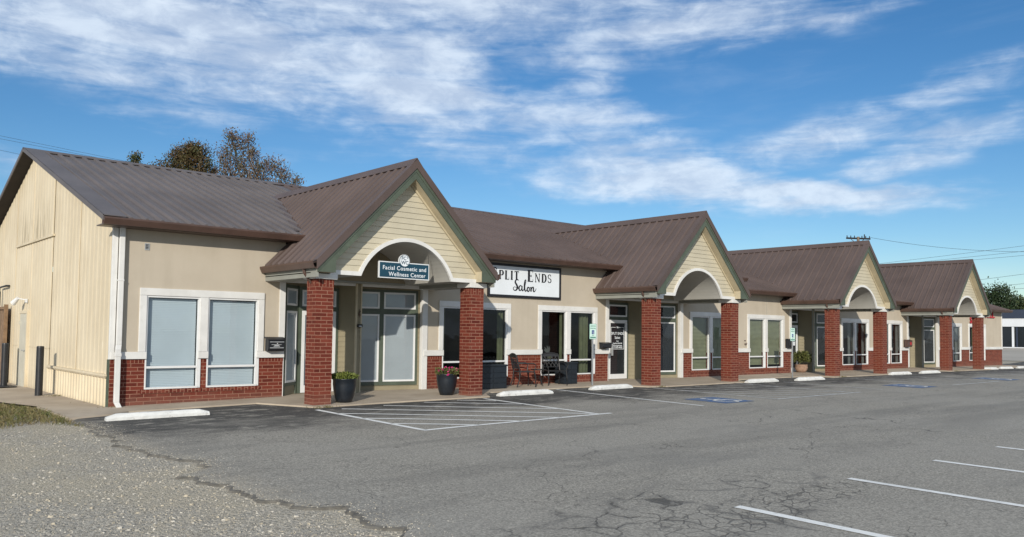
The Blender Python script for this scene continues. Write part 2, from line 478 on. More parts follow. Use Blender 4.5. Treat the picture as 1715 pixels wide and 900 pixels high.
# ------------------------------------------------------------------ mesh helpers
class MB:
    def __init__(s):
        s.v = []; s.f = []; s.mi = []; s.cur = 0
    def mat(s, i):
        s.cur = i; return s
    def face(s, pts):
        k = len(s.v)
        s.v.extend([tuple(p) for p in pts])
        s.f.append(list(range(k, k + len(pts)))); s.mi.append(s.cur)
    def hexa(s, P):
        """8 points: bottom 0-3 ccw, top 4-7"""
        k = len(s.v); s.v.extend([tuple(p) for p in P])
        for f in ((0, 3, 2, 1), (4, 5, 6, 7), (0, 1, 5, 4), (1, 2, 6, 5), (2, 3, 7, 6), (3, 0, 4, 7)):
            s.f.append([k + i for i in f]); s.mi.append(s.cur)
    def box(s, x0, x1, y0, y1, z0, z1):
        if x0 > x1: x0, x1 = x1, x0
        if y0 > y1: y0, y1 = y1, y0
        if z0 > z1: z0, z1 = z1, z0
        s.hexa([(x0, y0, z0), (x1, y0, z0), (x1, y1, z0), (x0, y1, z0), (x0, y0, z1), (x1, y0, z1), (x1, y1, z1), (x0, y1, z1)])
        return s
    def prism(s, poly, axis, a, b):
        """poly = 2D points; axis 'y': (x,z) extruded in y from a to b; 'x': (y,z); 'z': (x,y)"""
        def P(q, t):
            return {'y': (q[0], t, q[1]), 'x': (t, q[0], q[1]), 'z': (q[0], q[1], t)}[axis]
        k = len(s.v); n_ = len(poly)
        s.v.extend([P(q, a) for q in poly]); s.v.extend([P(q, b) for q in poly])
        s.f.append([k + i for i in range(n_)]); s.mi.append(s.cur)
        s.f.append([k + n_ + i for i in reversed(range(n_))]); s.mi.append(s.cur)
        for i in range(n_):
            j = (i + 1) % n_
            s.f.append([k + i, k + n_ + i, k + n_ + j, k + j]); s.mi.append(s.cur)
        return s
    def tube(s, pts, r, sides=8, cap=True):
        pts = [Vector(p) for p in pts]
        rs = r if isinstance(r, (list, tuple)) else [r] * len(pts)
        rings = []
        k0 = len(s.v)
        up_ = Vector((0, 0, 1))
        for i, p_ in enumerate(pts):
            if i == 0: t = pts[1] - pts[0]
            elif i == len(pts) - 1: t = pts[-1] - pts[-2]
            else: t = pts[i + 1] - pts[i - 1]
            t.normalize()
            a = t.cross(up_)
            if a.length < .05: a = t.cross(Vector((1, 0, 0)))
            a.normalize(); b_ = t.cross(a)
            for j in range(sides):
                an = 2 * math.pi * j / sides
                s.v.append(tuple(p_ + (a * math.cos(an) + b_ * math.sin(an)) * rs[i]))
        for i in range(len(pts) - 1):
            for j in range(sides):
                j2 = (j + 1) % sides
                s.f.append([k0 + i * sides + j, k0 + i * sides + j2, k0 + (i + 1) * sides + j2, k0 + (i + 1) * sides + j]); s.mi.append(s.cur)
        if cap:
            s.f.append([k0 + j for j in range(sides)]); s.mi.append(s.cur)
            e = k0 + (len(pts) - 1) * sides
            s.f.append([e + j for j in reversed(range(sides))]); s.mi.append(s.cur)
        return s
    def lathe(s, prof_, cx, cy, cz, sides=24, squash=1.0):
        k = len(s.v)
        for (r_, z_) in prof_:
            for j in range(sides):
                an = 2 * math.pi * j / sides
                s.v.append((cx + r_ * math.cos(an), cy + r_ * math.sin(an) * squash, cz + z_))
        for i in range(len(prof_) - 1):
            for j in range(sides):
                j2 = (j + 1) % sides
                s.f.append([k + i * sides + j, k + i * sides + j2, k + (i + 1) * sides + j2, k + (i + 1) * sides + j]); s.mi.append(s.cur)
        s.f.append([k + j for j in reversed(range(sides))]); s.mi.append(s.cur)
        return s
    def build(s, name, mats, parent=None, smooth=False, recalc=True, bevel=0.0):
        me = bpy.data.meshes.new(name)
        me.from_pydata(s.v, [], s.f)
        if isinstance(mats, str): mats = [mats]
        for m_ in mats: me.materials.append(MATS[m_])
        for pl, mi in zip(me.polygons, s.mi): pl.material_index = mi
        if recalc:
            import bmesh
            bm = bmesh.new(); bm.from_mesh(me)
            bmesh.ops.recalc_face_normals(bm, faces=bm.faces)
            bm.to_mesh(me); bm.free()
        me.update()
        uv = me.uv_layers.new(name='UVMap')
        for pl in me.polygons:
            nx, ny, nz_ = (abs(c_) for c_ in pl.normal)
            for li in pl.loop_indices:
                q = me.vertices[me.loops[li].vertex_index].co
                if nz_ > .75: uv.data[li].uv = (q.x, q.y)
                elif nx > ny: uv.data[li].uv = (q.y, q.z)
                else: uv.data[li].uv = (q.x, q.z)
        if smooth:
            for pl in me.polygons: pl.use_smooth = True
        o = bpy.data.objects.new(name, me)
        COL.objects.link(o)
        if parent:
            o.parent = parent
            o.matrix_parent_inverse = Matrix.Translation(parent.location).inverted() if parent.parent is None and parent.type == 'EMPTY' and not parent.get('rot') else Matrix()
        if bevel:
            bv = o.modifiers.new('bevel', 'BEVEL'); bv.width = bevel; bv.segments = 2; bv.limit_method = 'ANGLE'
        return o

def tag(o, label=None, cat=None, group=None, kind=None):
    if label: o['label'] = label
    if cat: o['category'] = cat
    if group: o['group'] = group
    if kind: o['kind'] = kind
    return o

def empty(name, loc=(0, 0, 0), rz=0.0):
    o = bpy.data.objects.new(name, None)
    o.empty_display_size = .2
    COL.objects.link(o)
    o.location = loc; o.rotation_euler = (0, 0, rz)
    if rz: o['rot'] = 1
    return o

def local(o):
    """mesh vertices were written in the parent's own frame"""
    o.matrix_parent_inverse = Matrix()
    return o

def text_mesh(s_, size, loc, mat_, parent=None, name='lettering', rot=(R(90), 0, 0), extrude=.004, align='CENTER', sx=1.0, offset=0.0, spacing=1.0):
    cu = bpy.data.curves.new(name, 'FONT')
    cu.body = s_; cu.size = size; cu.extrude = extrude; cu.align_x = align; cu.offset = offset
    cu.space_character = spacing
    to = bpy.data.objects.new(name, cu)
    COL.objects.link(to)
    dg = bpy.context.evaluated_depsgraph_get()
    me = bpy.data.meshes.new_from_object(to.evaluated_get(dg))
    bpy.data.objects.remove(to)
    M_ = Matrix.Translation(loc) @ Matrix.Rotation(rot[2], 4, 'Z') @ Matrix.Rotation(rot[0], 4, 'X') @ Matrix.Diagonal((sx, 1, 1, 1))
    me.transform(M_)
    me.materials.clear(); me.materials.append(MATS[mat_])
    for pl in me.polygons: pl.material_index = 0
    me.name = name
    o = bpy.data.objects.new(name, me)
    COL.objects.link(o)
    if parent:
        o.parent = parent
        if parent.type == 'EMPTY': o.matrix_parent_inverse = Matrix.Translation(parent.location).inverted()
    return o

# ------------------------------------------------------------------ ground
KX = [-400, -40, -3, 0, 3.8, 7.8, 12, 26, 38, 51, 56, 86, 600]
KZ = [-.4, -.3, -.24, -.19, -.13, -.11, -.10, -.10, -.12, -.2, -.2, .58, .75]
def gh(x, y):
    for i in range(len(KX) - 1):
        if x <= KX[i + 1]:
            t = (x - KX[i]) / (KX[i + 1] - KX[i]); z = KZ[i] + t * (KZ[i + 1] - KZ[i]); break
    return z + .012 * max(-60, min(y, 0))

def grid(name, xs, ys, off, mat_, label=None, edge=None):
    mb = MB()
    nx = len(xs)
    for y in ys:
        for x in xs: mb.v.append((x, y, gh(x, y) + off))
    for j in range(len(ys) - 1):
        for i in range(nx - 1):
            mb.f.append([j * nx + i, j * nx + i + 1, (j + 1) * nx + i + 1, (j + 1) * nx + i]); mb.mi.append(0)
    return mb.build(name, mat_, recalc=False)

def rng(a, b, st):
    n_ = max(1, int(round((b - a) / st)))
    return [a + (b - a) * i / n_ for i in range(n_ + 1)]

gx = [-400, -200, -100, -60, -40, -25] + rng(-18, -3, 1.0) + [-1.5, 0, 3.8, 7.8, 12, 26, 38, 51, 56, 70, 86, 120, 200, 350, 600]
gy = [-300, -150, -60] + rng(-40, 0, 2.0) + [20, 60, 150, 300, 500]
tag(grid('gravel_ground', gx, gy, -.03, 'gravel'), kind='structure')

# asphalt lot: ragged left edge
def edge_x(y):
    pts = [(-60, -1.3), (-30, -1.2), (-16, -1.3), (-12.4, -1.1), (-11.9, -.95), (-11.6, -.72), (-11.2, -.80), (-10.8, -.64), (-10.5, -.78), (-10.3, -1.02),
           (-9.6, -1.10), (-8.8, -1.24), (-7.9, -1.28), (-7.6, -.95), (-6.9, -.86), (-5.8, -1.2), (-4.4, -1.15), (-2.6, -1.05), (-1.4, -.98), (0, -.95), (30, -.95)]
    for i in range(len(pts) - 1):
        if y <= pts[i + 1][0]:
            t = (y - pts[i][0]) / (pts[i + 1][0] - pts[i][0]); x = pts[i][1] + t * (pts[i + 1][1] - pts[i][1]); break
    return x + .06 * math.sin(y * 4.1) + .045 * math.sin(y * 10.7 + 1) + .03 * math.sin(y * 23 + 2 * math.sin(y * 5)) + .018 * math.sin(y * 51)
mb = MB()
ays = [-60, -45, -35, -28, -24] + rng(-20, -1.6, .08) + [-1.3, -.6, 0.0, 1.2]
axs0 = [0, 0.5, 1.0, 2.4, 3.8, 5.8, 7.8, 10, 12, 16, 19, 22, 26, 30, 34, 38, 44, 51, 56, 60]
nx = len(axs0) + 3
for y in ays:
    e = edge_x(y)
    wr = .010 + .022 * abs(math.sin(y * 3.3 + math.sin(y * 7))) + .018 * abs(math.sin(y * 9.1)) + random.uniform(0, .012)
    row = [e - .03, e + .004, e + wr] + [x if x > 0 else max(0.0, e + .12) for x in axs0]
    for k, x in enumerate(row):
        off = -.045 if k == 0 else (-.010 if k == 1 else 0.0)
        mb.v.append((x, y, gh(x, y) + off))
for j in range(len(ays) - 1):
    for i in range(nx - 1):
        mb.f.append([j * nx + i, j * nx + i + 1, (j + 1) * nx + i + 1, (j + 1) * nx + i]); mb.mi.append(1 if i < 2 else 0)
simple('asphalt_edge', (.105, .098, .084), .95, .3, 9, 60, .5, dirt=(.24, .22, .18), dirtamt=.7, bdist=.01)
tag(mb.build('asphalt_lot', ['asphalt', 'asphalt_edge'], recalc=False), kind='structure')
tag(grid('far_concrete_drive', [60, 65, 70, 75, 80, 86, 110], [-60, -30, 0, 40], -.004, 'concrete_far'), kind='structure')

# concrete walk along the shop fronts + side pad
FY = [(-1.05, -1.45), (-.25, -1.25), (.1, -1.0), (2.7, -.98), (3.15, -2.0), (3.35, -2.48), (5, -2.42), (8.0, -2.48), (8.35, -1.9), (8.8, -1.55), (12, -1.42), (13.9, -1.5),
      (14.3, -2.3), (15, -2.45), (19.2, -2.42), (19.7, -1.9), (20.1, -1.55), (25.0, -1.6), (25.4, -2.4), (30.6, -2.42), (31.2, -1.7), (36.2, -1.6), (36.8, -2.4), (42.1, -2.4), (42.7, -1.7), (51.9, -1.65)]
def fy(x):
    for i in range(len(FY) - 1):
        if x <= FY[i + 1][0]:
            t = (x - FY[i][0]) / (FY[i + 1][0] - FY[i][0]); return FY[i][1] + t * (FY[i + 1][1] - FY[i][1])
    return FY[-1][1]
mb = MB()
xs = sorted(set([a for a, _ in FY] + [a for a in KX if -1.05 < a < 51.9] + rng(-1.0, 51.8, .6)))
xs = [x for i, x in enumerate(xs) if i == 0 or x - xs[i - 1] > 1e-4]
for i in range(len(xs) - 1):
    a, b_ = xs[i], xs[i + 1]
    ya, yb = fy(a), fy(b_)
    H = .03
    pts = [(a, ya), (b_, yb), (b_, 1.1), (a, 1.1)]
    mid = [(a, 0.0), (b_, 0.0)]
    mb.face([(a, ya, gh(a, ya) + H), (b_, yb, gh(b_, yb) + H), (b_, 0, gh(b_, 0) + H), (a, 0, gh(a, 0) + H)])
    mb.face([(a, 0, gh(a, 0) + H), (b_, 0, gh(b_, 0) + H), (b_, 1.1, gh(b_, 0) + H), (a, 1.1, gh(a, 0) + H)])
    mb.face([(a, ya - .01, gh(a, ya) - .05), (b_, yb - .01, gh(b_, yb) - .05), (b_, yb, gh(b_, yb) + H), (a, ya, gh(a, ya) + H)])
H = .03
mb.face([(-1.05, 1.1, gh(-1.05, 0) + H), (0.1, 1.1, gh(0.1, 0) + H), (0.1, 16, gh(0.1, 0) + H - .06), (-3.2, 16, gh(-3.2, 0) + H - .06), (-1.9, 5, gh(-1.9, 0) + H - .01), (-1.35, 2.2, gh(-1.3, 0) + H)])
mb.face([(-1.05, -1.45, gh(-1.05, -1.4) + H), (-1.05, 1.1, gh(-1.05, 0) + H), (-1.08, 1.1, gh(-1.05, 0) - .06), (-1.08, -1.45, gh(-1.05, -1.4) - .06)])
tag(mb.build('concrete_walk', 'concrete', recalc=False), kind='structure')

# painted lines -------------------------------------------------------------
PO = .006
def drape(poly_pts, width, name, mat_, step_=.4):
    mb = MB()
    for i in range(len(poly_pts) - 1):
        a = Vector(poly_pts[i]); b_ = Vector(poly_pts[i + 1])
        L = (b_ - a).length; dr = (b_ - a) / L; nr = Vector((-dr.y, dr.x)) * width / 2
        ts = rng(0, L, step_)
        for t0, t1 in zip(ts[:-1], ts[1:]):
            q = [a + dr * t0 - nr, a + dr * t1 - nr, a + dr * t1 + nr, a + dr * t0 + nr]
            mb.face([(v_.x, v_.y, gh(v_.x, v_.y) + PO) for v_ in q])
    o = mb.build(name, mat_, recalc=False)
    tag(o, kind='structure')
    return o
for (x, y0, y1) in [(2.44, -13.08, -18.2), (4.85, -13.08, -18.2), (7.2, -13.15, -18.2), (9.5, -13.2, -18.2), (11.9, -13.2, -18.2), (14.3, -13.2, -18.2)]:
    drape([(x, y0), (x, y1)], .12, 'parking_line', 'line_paint')
drape([(11.14, -1.62), (10.92, -6.66)], .10, 'parking_line', 'line_paint')
drape([(20.84, -2.9), (20.6, -6.4)], .09, 'parking_line', 'line_paint_old')
drape([(31.6, -2.7), (31.4, -6.6)], .09, 'parking_line', 'line_paint_old')
def hatch(xl, xr, yt, yb, mat_, starts):
    drape([(xl, yt), (xl, yb)], .11, 'hatch_border_line', mat_)
    drape([(xl - .05, yb), (xr + .35, yb)], .11, 'hatch_border_line', mat_)
    drape([(xr, yb), (xr + .12, yt + .05)], .11, 'hatch_border_line', mat_)
    k = -.92
    for (sx_, sy_) in starts:
        # run down to the right until the border
        t1 = (yb - sy_) / k
        x1 = min(sx_ + t1, xr); y1 = sy_ + k * (x1 - sx_)
        drape([(sx_, sy_), (x1, y1)], .095, 'hatch_stripe', mat_)
hatch(3.19, 7.52, -2.75, -6.53, 'line_paint', [(3.2, -5.45), (3.2, -4.5), (3.2, -3.55), (3.68, -2.9), (4.75, -2.8), (5.9, -2.68), (6.85, -2.66)])
hatch(14.25, 18.5, -2.5, -6.55, 'line_paint_old', [(14.3, -5.45), (14.3, -4.5), (14.3, -3.55), (14.8, -2.9), (15.9, -2.8), (17.0, -2.7), (17.95, -2.66)])
hatch(25.4, 29.7, -2.5, -6.65, 'line_paint_old', [(25.45, -5.45), (25.45, -4.5), (25.45, -3.55), (26, -2.9), (27.1, -2.8), (28.2, -2.7), (29.15, -2.66)])
hatch(36.7, 41.0, -2.5, -6.65, 'line_paint_old', [(36.8, -5.4), (36.8, -4.5), (36.8, -3.5), (37.4, -2.9), (38.4, -2.8), (39.6, -2.7)])

def wheelchair(fn, w_):
    """strokes of the symbol in a unit square; fn maps (u,v)->3D; returns MB"""
    mb = MB()
    def stroke(pts, wd):
        for i in range(len(pts) - 1):
            a = Vector(pts[i]); b_ = Vector(pts[i + 1]); dr = (b_ - a)
            if dr.length < 1e-6: continue
            dr.normalize(); nr = Vector((-dr.y, dr.x)) * wd / 2; e = dr * wd * .25
            mb.face([fn(*(a - nr - e)), fn(*(b_ - nr + e)), fn(*(b_ + nr + e)), fn(*(a + nr - e))])
    head = [(.42 + .075 * math.cos(t), .86 + .075 * math.sin(t)) for t in [i * math.pi / 6 for i in range(12)]]
    mb.face([fn(*q) for q in head])
    stroke([(.42, .74), (.45, .45), (.70, .45), (.80, .18), (.90, .21)], w_)
    stroke([(.43, .62), (.66, .60)], w_ * .8)
    arc = [(.47 + .25 * math.cos(t), .30 + .25 * math.sin(t)) for t in [R(120 + i * 15) for i in range(16)]]
    stroke(arc, w_ * .8)
    return mb
for (cx, cy, s_) in [(12.55, -5.95, 1.25), (23.3, -6.1, 1.3), (31.75, -5.95, 1.4)]:
    mb = MB()
    for i in range(3):
        for j in range(3):
            x0 = cx - s_ / 2 + i * s_ / 3; y0 = cy - s_ / 2 + j * s_ / 3
            mb.face([(x, y, gh(x, y) + PO) for x, y in ((x0, y0), (x0 + s_ / 3, y0), (x0 + s_ / 3, y0 + s_ / 3), (x0, y0 + s_ / 3))])
    tag(mb.build('blue_parking_square', 'blue_paint', recalc=False), kind='structure')
    fn = lambda u, v, cx=cx, cy=cy, s_=s_: (cx + (u - .5) * s_ * .9, cy + (v - .5) * s_ * .9, gh(cx + (u - .5) * s_, cy + (v - .5) * s_) + PO + .005)
    tag(wheelchair(fn, .09).build('painted_wheelchair_symbol', 'line_paint', recalc=False), kind='structure')

# ------------------------------------------------------------------ the building
B = empty('strip_mall_building', (0, 0, 0))
tag(B, 'long tan stucco and red brick shop building with brown metal roof and four gabled porches', 'building')

ZB = .80      # top of brick
RH, RL = 3.77, 3.33   # roof plane height at y=0, high part and low part
XS = 22.35    # where the roof steps down
XE = 51.4
PR = [5.70, 16.87, 28.11, 39.37]     # porch ridge positions
SECT = [(0.0, 3.77), (7.74, 15.06), (18.9, 26.4), (30.12, 37.74), (41.45, 51.2)]
# windows: x0, width, style
WINS = [(.535, 2.73, 'pale'), (8.24, 2.58, 'salon1'), (11.92, 2.60, 'salon2'), (19.42, 2.63, 'olive'), (23.13, 2.72, 'olive2'),
        (30.68, 2.73, 'dark1'), (34.35, 2.70, 'dark2'), (42.1, 2.66, 'dark3'), (45.76, 2.69, 'dark4')]

def hole_wall(mb, x0, x1, z0, z1, holes, y=0.0, reveal=.12, zfun=None):
    xs_ = sorted({x0, x1, *[h[0] for h in holes if x0 < h[0] < x1], *[h[1] for h in holes if x0 < h[1] < x1]})
    zs_ = sorted({z0, z1, *[h[2] for h in holes if z0 < h[2] < z1], *[h[3] for h in holes if z0 < h[3] < z1]})
    def inh(x, z):
        return any(h[0] < x < h[1] and h[2] < z < h[3] for h in holes)
    for i in range(len(xs_) - 1):
        for j in range(len(zs_) - 1):
            if inh((xs_[i] + xs_[i + 1]) / 2, (zs_[j] + zs_[j + 1]) / 2): continue
            za = zs_[j]; zb_ = zs_[j + 1]
            mb.face([(xs_[i], y, za), (xs_[i + 1], y, za), (xs_[i + 1], y, zb_), (xs_[i], y, zb_)])
    for (a, b_, c_, d_) in holes:
        lo = max(c_, z0); hi = min(d_, z1)
        if hi <= lo: continue
        mb.face([(a, y, lo), (a, y + reveal, lo), (a, y + reveal, hi), (a, y, hi)])
        mb.face([(b_, y, lo), (b_, y + reveal, lo), (b_, y + reveal, hi), (b_, y, hi)])
        if c_ > z0: mb.face([(a, y, c_), (b_, y, c_), (b_, y + reveal, c_), (a, y + reveal, c_)])
        if d_ < z1: mb.face([(a, y, d_), (b_, y, d_), (b_, y + reveal, d_), (a, y + reveal, d_)])

def openings(x0, W):
    k = W / 2.73
    g = [(x0 + .145 * k, x0 + 1.255 * k), (x0 + 1.44 * k, x0 + 2.585 * k)]
    return g

def pleats(mb, x0, x1, y, z0, z1, amp=.03, per=.11):
    n_ = max(6, int((x1 - x0) / per * 6))
    for i in range(n_):
        a = x0 + (x1 - x0) * i / n_; b_ = x0 + (x1 - x0) * (i + 1) / n_
        ya = y + amp * math.sin(a / per * 6.28) + amp * .4 * math.sin(a * 23); yb = y + amp * math.sin(b_ / per * 6.28) + amp * .4 * math.sin(b_ * 23)
        mb.face([(a, ya, z0), (b_, yb, z0), (b_, yb, z1), (a, ya, z1)])

def slats(mb, x0, x1, y, z0, z1, pitch=.026, tilt=.012):
    n_ = int((z1 - z0) / pitch)
    for i in range(n_):
        z = z0 + i * pitch
        mb.face([(x0, y - tilt, z), (x1, y - tilt, z), (x1, y + tilt, z + pitch * 1.12), (x0, y + tilt, z + pitch * 1.12)])

for (s0, s1) in SECT:
    wn = [w_ for w_ in WINS if s0 < w_[0] < s1]
    holes = []
    for (x0, W, st) in wn:
        for (a, b_) in openings(x0, W): holes.append((a, b_, .17, 2.13))
    segs = [(s0, s1, 3.64 if s1 < XS else 3.20)] if not (s0 < XS < s1) else [(s0, XS, 3.64), (XS, s1, 3.20)]
    mb = MB()
    for (a, b_, zt) in segs: hole_wall(mb, a, b_, ZB, zt, [h for h in holes if a <= h[0] < b_])
    mb.build('stucco_wall', 'stucco', B, recalc=False)
    mb = MB()
    hole_wall(mb, s0, s1, -.35, ZB, holes)
    # short return faces at recess corners
    mb.face([(s1, 0, -.35), (s1, .1, -.35), (s1, .1, ZB), (s1, 0, ZB)])
    mb.face([(s0, 0, -.35), (s0, .1, -.35), (s0, .1, ZB), (s0, 0, ZB)])
    mb.build('brick_wainscot', 'brick_salty' if s0 in (18.9,) else 'brick', B, recalc=False)
    # soldier course under the belt and rowlock sills
    mb = MB()
    edges = [s0] + [e for h in sorted(holes) for e in (h[0] - .03, h[1] + .03)] + [s1]
    for i in range(0, len(edges), 2):
        a, b_ = edges[i], edges[i + 1]
        if b_ - a > .12: mb.box(a + .002, b_ - .002, -.006, .05, ZB - .085, ZB - .004)
    for h in holes:
        mb.box(h[0] - .08, h[1] + .08, -.022, .06, .085, .166)
    mb.build('brick_sill', 'brick_soldier', B)
    # belt
    for i in range(0, len(edges), 2):
        a, b_ = edges[i], edges[i + 1]
        MB().box(a - (.05 if i else 0), b_ + (.05 if i + 1 < len(edges) - 1 else 0), -.055, .02, ZB + .002, ZB + .15).build('belt_course', 'white_trim', B, bevel=.006)

for wi, (x0, W, st) in enumerate(WINS):
    g = openings(x0, W)
    mb = MB()
    y = -.038
    mb.box(x0, x0 + W, y, .01, 2.13, 2.285)
    mb.box(x0, g[0][0], y, .01, ZB + .152, 2.128)
    mb.box(g[0][1], g[1][0], y, .01, ZB + .152, 2.128)
    mb.box(g[1][1], x0 + W, y, .01, ZB + .152, 2.128)
    wp = mb.build('window', 'white_trim', B, bevel=.008)
    for gi, (a, b_) in enumerate(g):
        mb = MB()
        fy_ = -.015; t = .038
        mb.box(a, b_, fy_, .06, 2.13 - t, 2.128)
        mb.box(a, b_, fy_ - .02, .06, .168, .168 + t)
        mb.box(a, a + t * .8, fy_, .06, .168 + t, 2.13 - t)
        mb.box(b_ - t * .8, b_ + .0, fy_, .06, .168 + t, 2.13 - t)
        mb.box(b_ + .001, b_ + .05, -.02, .012, .17, ZB - .002)
        mb.box(a + t * .8, b_ - t * .8, fy_ + .005, .05, .60, .648)
        mb.build('sash', 'white_frame', wp, bevel=.004)
        pn = MB(); pn.face([(a + t * .6, .036, .18), (b_ - t * .6, .036, .18), (b_ - t * .6, .036, 2.12), (a + t * .6, .036, 2.12)]); pn.build('pane', 'glass' if st in ('pale', 'olive', 'olive2') else 'glass_tint', wp, recalc=False)
        ib = MB()   # near-black box; its colour stands in for the unlit room
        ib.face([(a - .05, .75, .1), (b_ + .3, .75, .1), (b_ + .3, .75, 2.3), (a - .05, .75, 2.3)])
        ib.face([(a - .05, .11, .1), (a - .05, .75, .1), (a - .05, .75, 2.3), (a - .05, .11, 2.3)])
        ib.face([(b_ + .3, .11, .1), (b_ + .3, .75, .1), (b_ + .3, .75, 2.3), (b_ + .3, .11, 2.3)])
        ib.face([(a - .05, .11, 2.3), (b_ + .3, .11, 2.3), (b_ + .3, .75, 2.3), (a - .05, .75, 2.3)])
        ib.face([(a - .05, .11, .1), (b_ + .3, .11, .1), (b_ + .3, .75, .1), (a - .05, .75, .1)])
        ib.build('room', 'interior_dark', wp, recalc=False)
        if st == 'pale':
            q = MB(); slats(q, a + .04, b_ - .04, .10, .20, 2.08, .036, .0065); q.build('blind', 'blind_pale', wp, recalc=False)
        elif st == 'olive' or st == 'olive2':
            q = MB(); slats(q, a + .04, b_ - .04, .12, .20 if st == 'olive' else .30, 2.10, .05, .02); q.build('blind', 'blind_olive', wp, recalc=False)
        elif st == 'salon1':
            q = MB()
            if gi == 0: pleats(q, a + .02, a + .22, .16, .2, 2.1)
            else: pleats(q, b_ - .24, b_ - .03, .16, .2, 2.1)
            q.build('curtain', 'curtain_olive', wp, recalc=False)
        elif st == 'salon2':
            q = MB()
            if gi == 0: pleats(q, b_ - .14, b_ - .02, .16, .2, 2.1)
            else: pleats(q, b_ - .50, b_ - .05, .22, .2, 2.1, .045, .16)
            q.build('curtain', 'curtain_olive', wp, recalc=False)
        elif st in ('dark1', 'dark2', 'dark4', 'dark3'):
            q = MB(); pleats(q, b_ - .30, b_ - .06, .16, .2, 2.1, .03, .12)
            q.build('curtain', 'curtain_white' if st != 'dark4' else 'curtain_olive', wp, recalc=False)

# side wall (x = 0), ribbed metal -------------------------------------------
RY = 7.40
def zr(y, zb=RH):
    return zb + min(y, 2 * RY - y) / 3
mb = MB()
def ribs(mb, y0, y1, z0f, z1f, x, pitch=.232, depth=.032):
    y = y0
    prof_ = [(0, 0), (.40, 0), (.52, 1), (.86, 1), (1.0, 0)]
    while y < y1 - .01:
        for k in range(4):
            ya = min(y + prof_[k][0] * pitch, y1); yb = min(y + prof_[k + 1][0] * pitch, y1)
            if yb - ya < 1e-4: continue
            xa = x - prof_[k][1] * depth; xb = x - prof_[k + 1][1] * depth
            mb.face([(xa, ya, z0f(ya)), (xb, yb, z0f(yb)), (xb, yb, z1f(yb)), (xa, ya, z1f(ya))])
        y += pitch
top = lambda y: zr(y) - .075
gz = lambda y: -.235
ribs(mb, .04, 5.04, lambda y: .47, top, -.006, .305, .009)
ribs(mb, 5.06, 2 * RY, gz, top, -.012, .305, .009)
mb.build('side_wall', 'cream_metal', B, recalc=False)
mb = MB()
ribs(mb, .05, 5.04, gz, lambda y: .455, -.018, .232, .026)
mb.build('side_wall_skirt', 'cream_metal', B, recalc=False)
MB().box(-.10, 0, .02, 5.06, .452, .500).box(-.075, 0, .05, 5.04, .425, .450).build('ledge_flashing', 'cream_metal', B, bevel=.004)
MB().box(-.062, -.01, 4.93, 9.36, 3.715, 3.765).build('wall_flashing', 'cream_metal', B)
mb = MB()
for ys_ in (2.52, 5.05, 7.36, 9.45, 11.4):      # panel laps
    mb.box(-.029, -.015, ys_, ys_ + .016, .5 if ys_ < 5.0 else -.2, zr(ys_) - .14)
mb.box(-.029, -.015, 5.05, 7.36, .905, .915); mb.box(-.029, -.015, 8.4, 9.45, .905, .915)
mb.build('panel_lap', 'cream_metal', B)
MB().box(-.045, .0, .0, .045, -.3, ZB).build('corner_strip', 'green_paint', B)
MB().box(-.03, .075, -.035, .03, ZB, 3.58).build('corner_trim', 'white_trim', B, bevel=.005)
# closing walls
mb = MB()
mb.face([(0, 2 * RY, -.3), (XE, 2 * RY, -.3), (XE, 2 * RY, 3.4), (0, 2 * RY, 3.4)])
mb.face([(XE - .2, 0, -.3), (XE - .2, 2 * RY, -.3), (XE - .2, 2 * RY, 3.2), (XE - .2, RY, RL + RY / 3 - .1), (XE - .2, 0, 3.2)])
mb.build('rear_wall', 'stucco', B, recalc=False)
MB().box(51.12, 51.22, -.03, .05, ZB + .15, 3.2).build('corner_trim', 'white_trim', B, bevel=.005)
mb = MB()      # end gable of the higher roof where it steps down
mb.face([(XS - .05, 0, 3.2), (XS - .05, RY, RL + RY / 3 - .02), (XS - .05, RY, RH + RY / 3 - .03), (XS - .05, 0, 3.7)])
mb.build('roof_step_wall', 'gutter_brown', B, recalc=False)

# side door
mb = MB(); mb.box(-.07, -.012, 7.46, 8.34, -.205, 1.80)
sd = mb.build('side_door', 'door_grey', B, bevel=.004)
mb = MB(); mb.box(-.085, -.012, 7.38, 7.458, -.2, 1.88); mb.box(-.085, -.012, 8.342, 8.42, -.2, 1.88); mb.box(-.085, -.012, 7.458, 8.342, 1.802, 1.88)
mb.build('door_jamb', 'cream_metal', sd)
MB().tube([(-.075, 7.56, .80), (-.13, 7.56, .80), (-.13, 7.66, .80)], .014, 8).build('door_handle', 'galv_metal', sd)
MB().box(-.10, -.07, 8.28, 8.31, 1.5, 1.6).box(-.10, -.07, 8.28, 8.31, .75, .85).box(-.10, -.07, 8.28, 8.31, .02, .12).build('hinge', 'door_grey', sd)

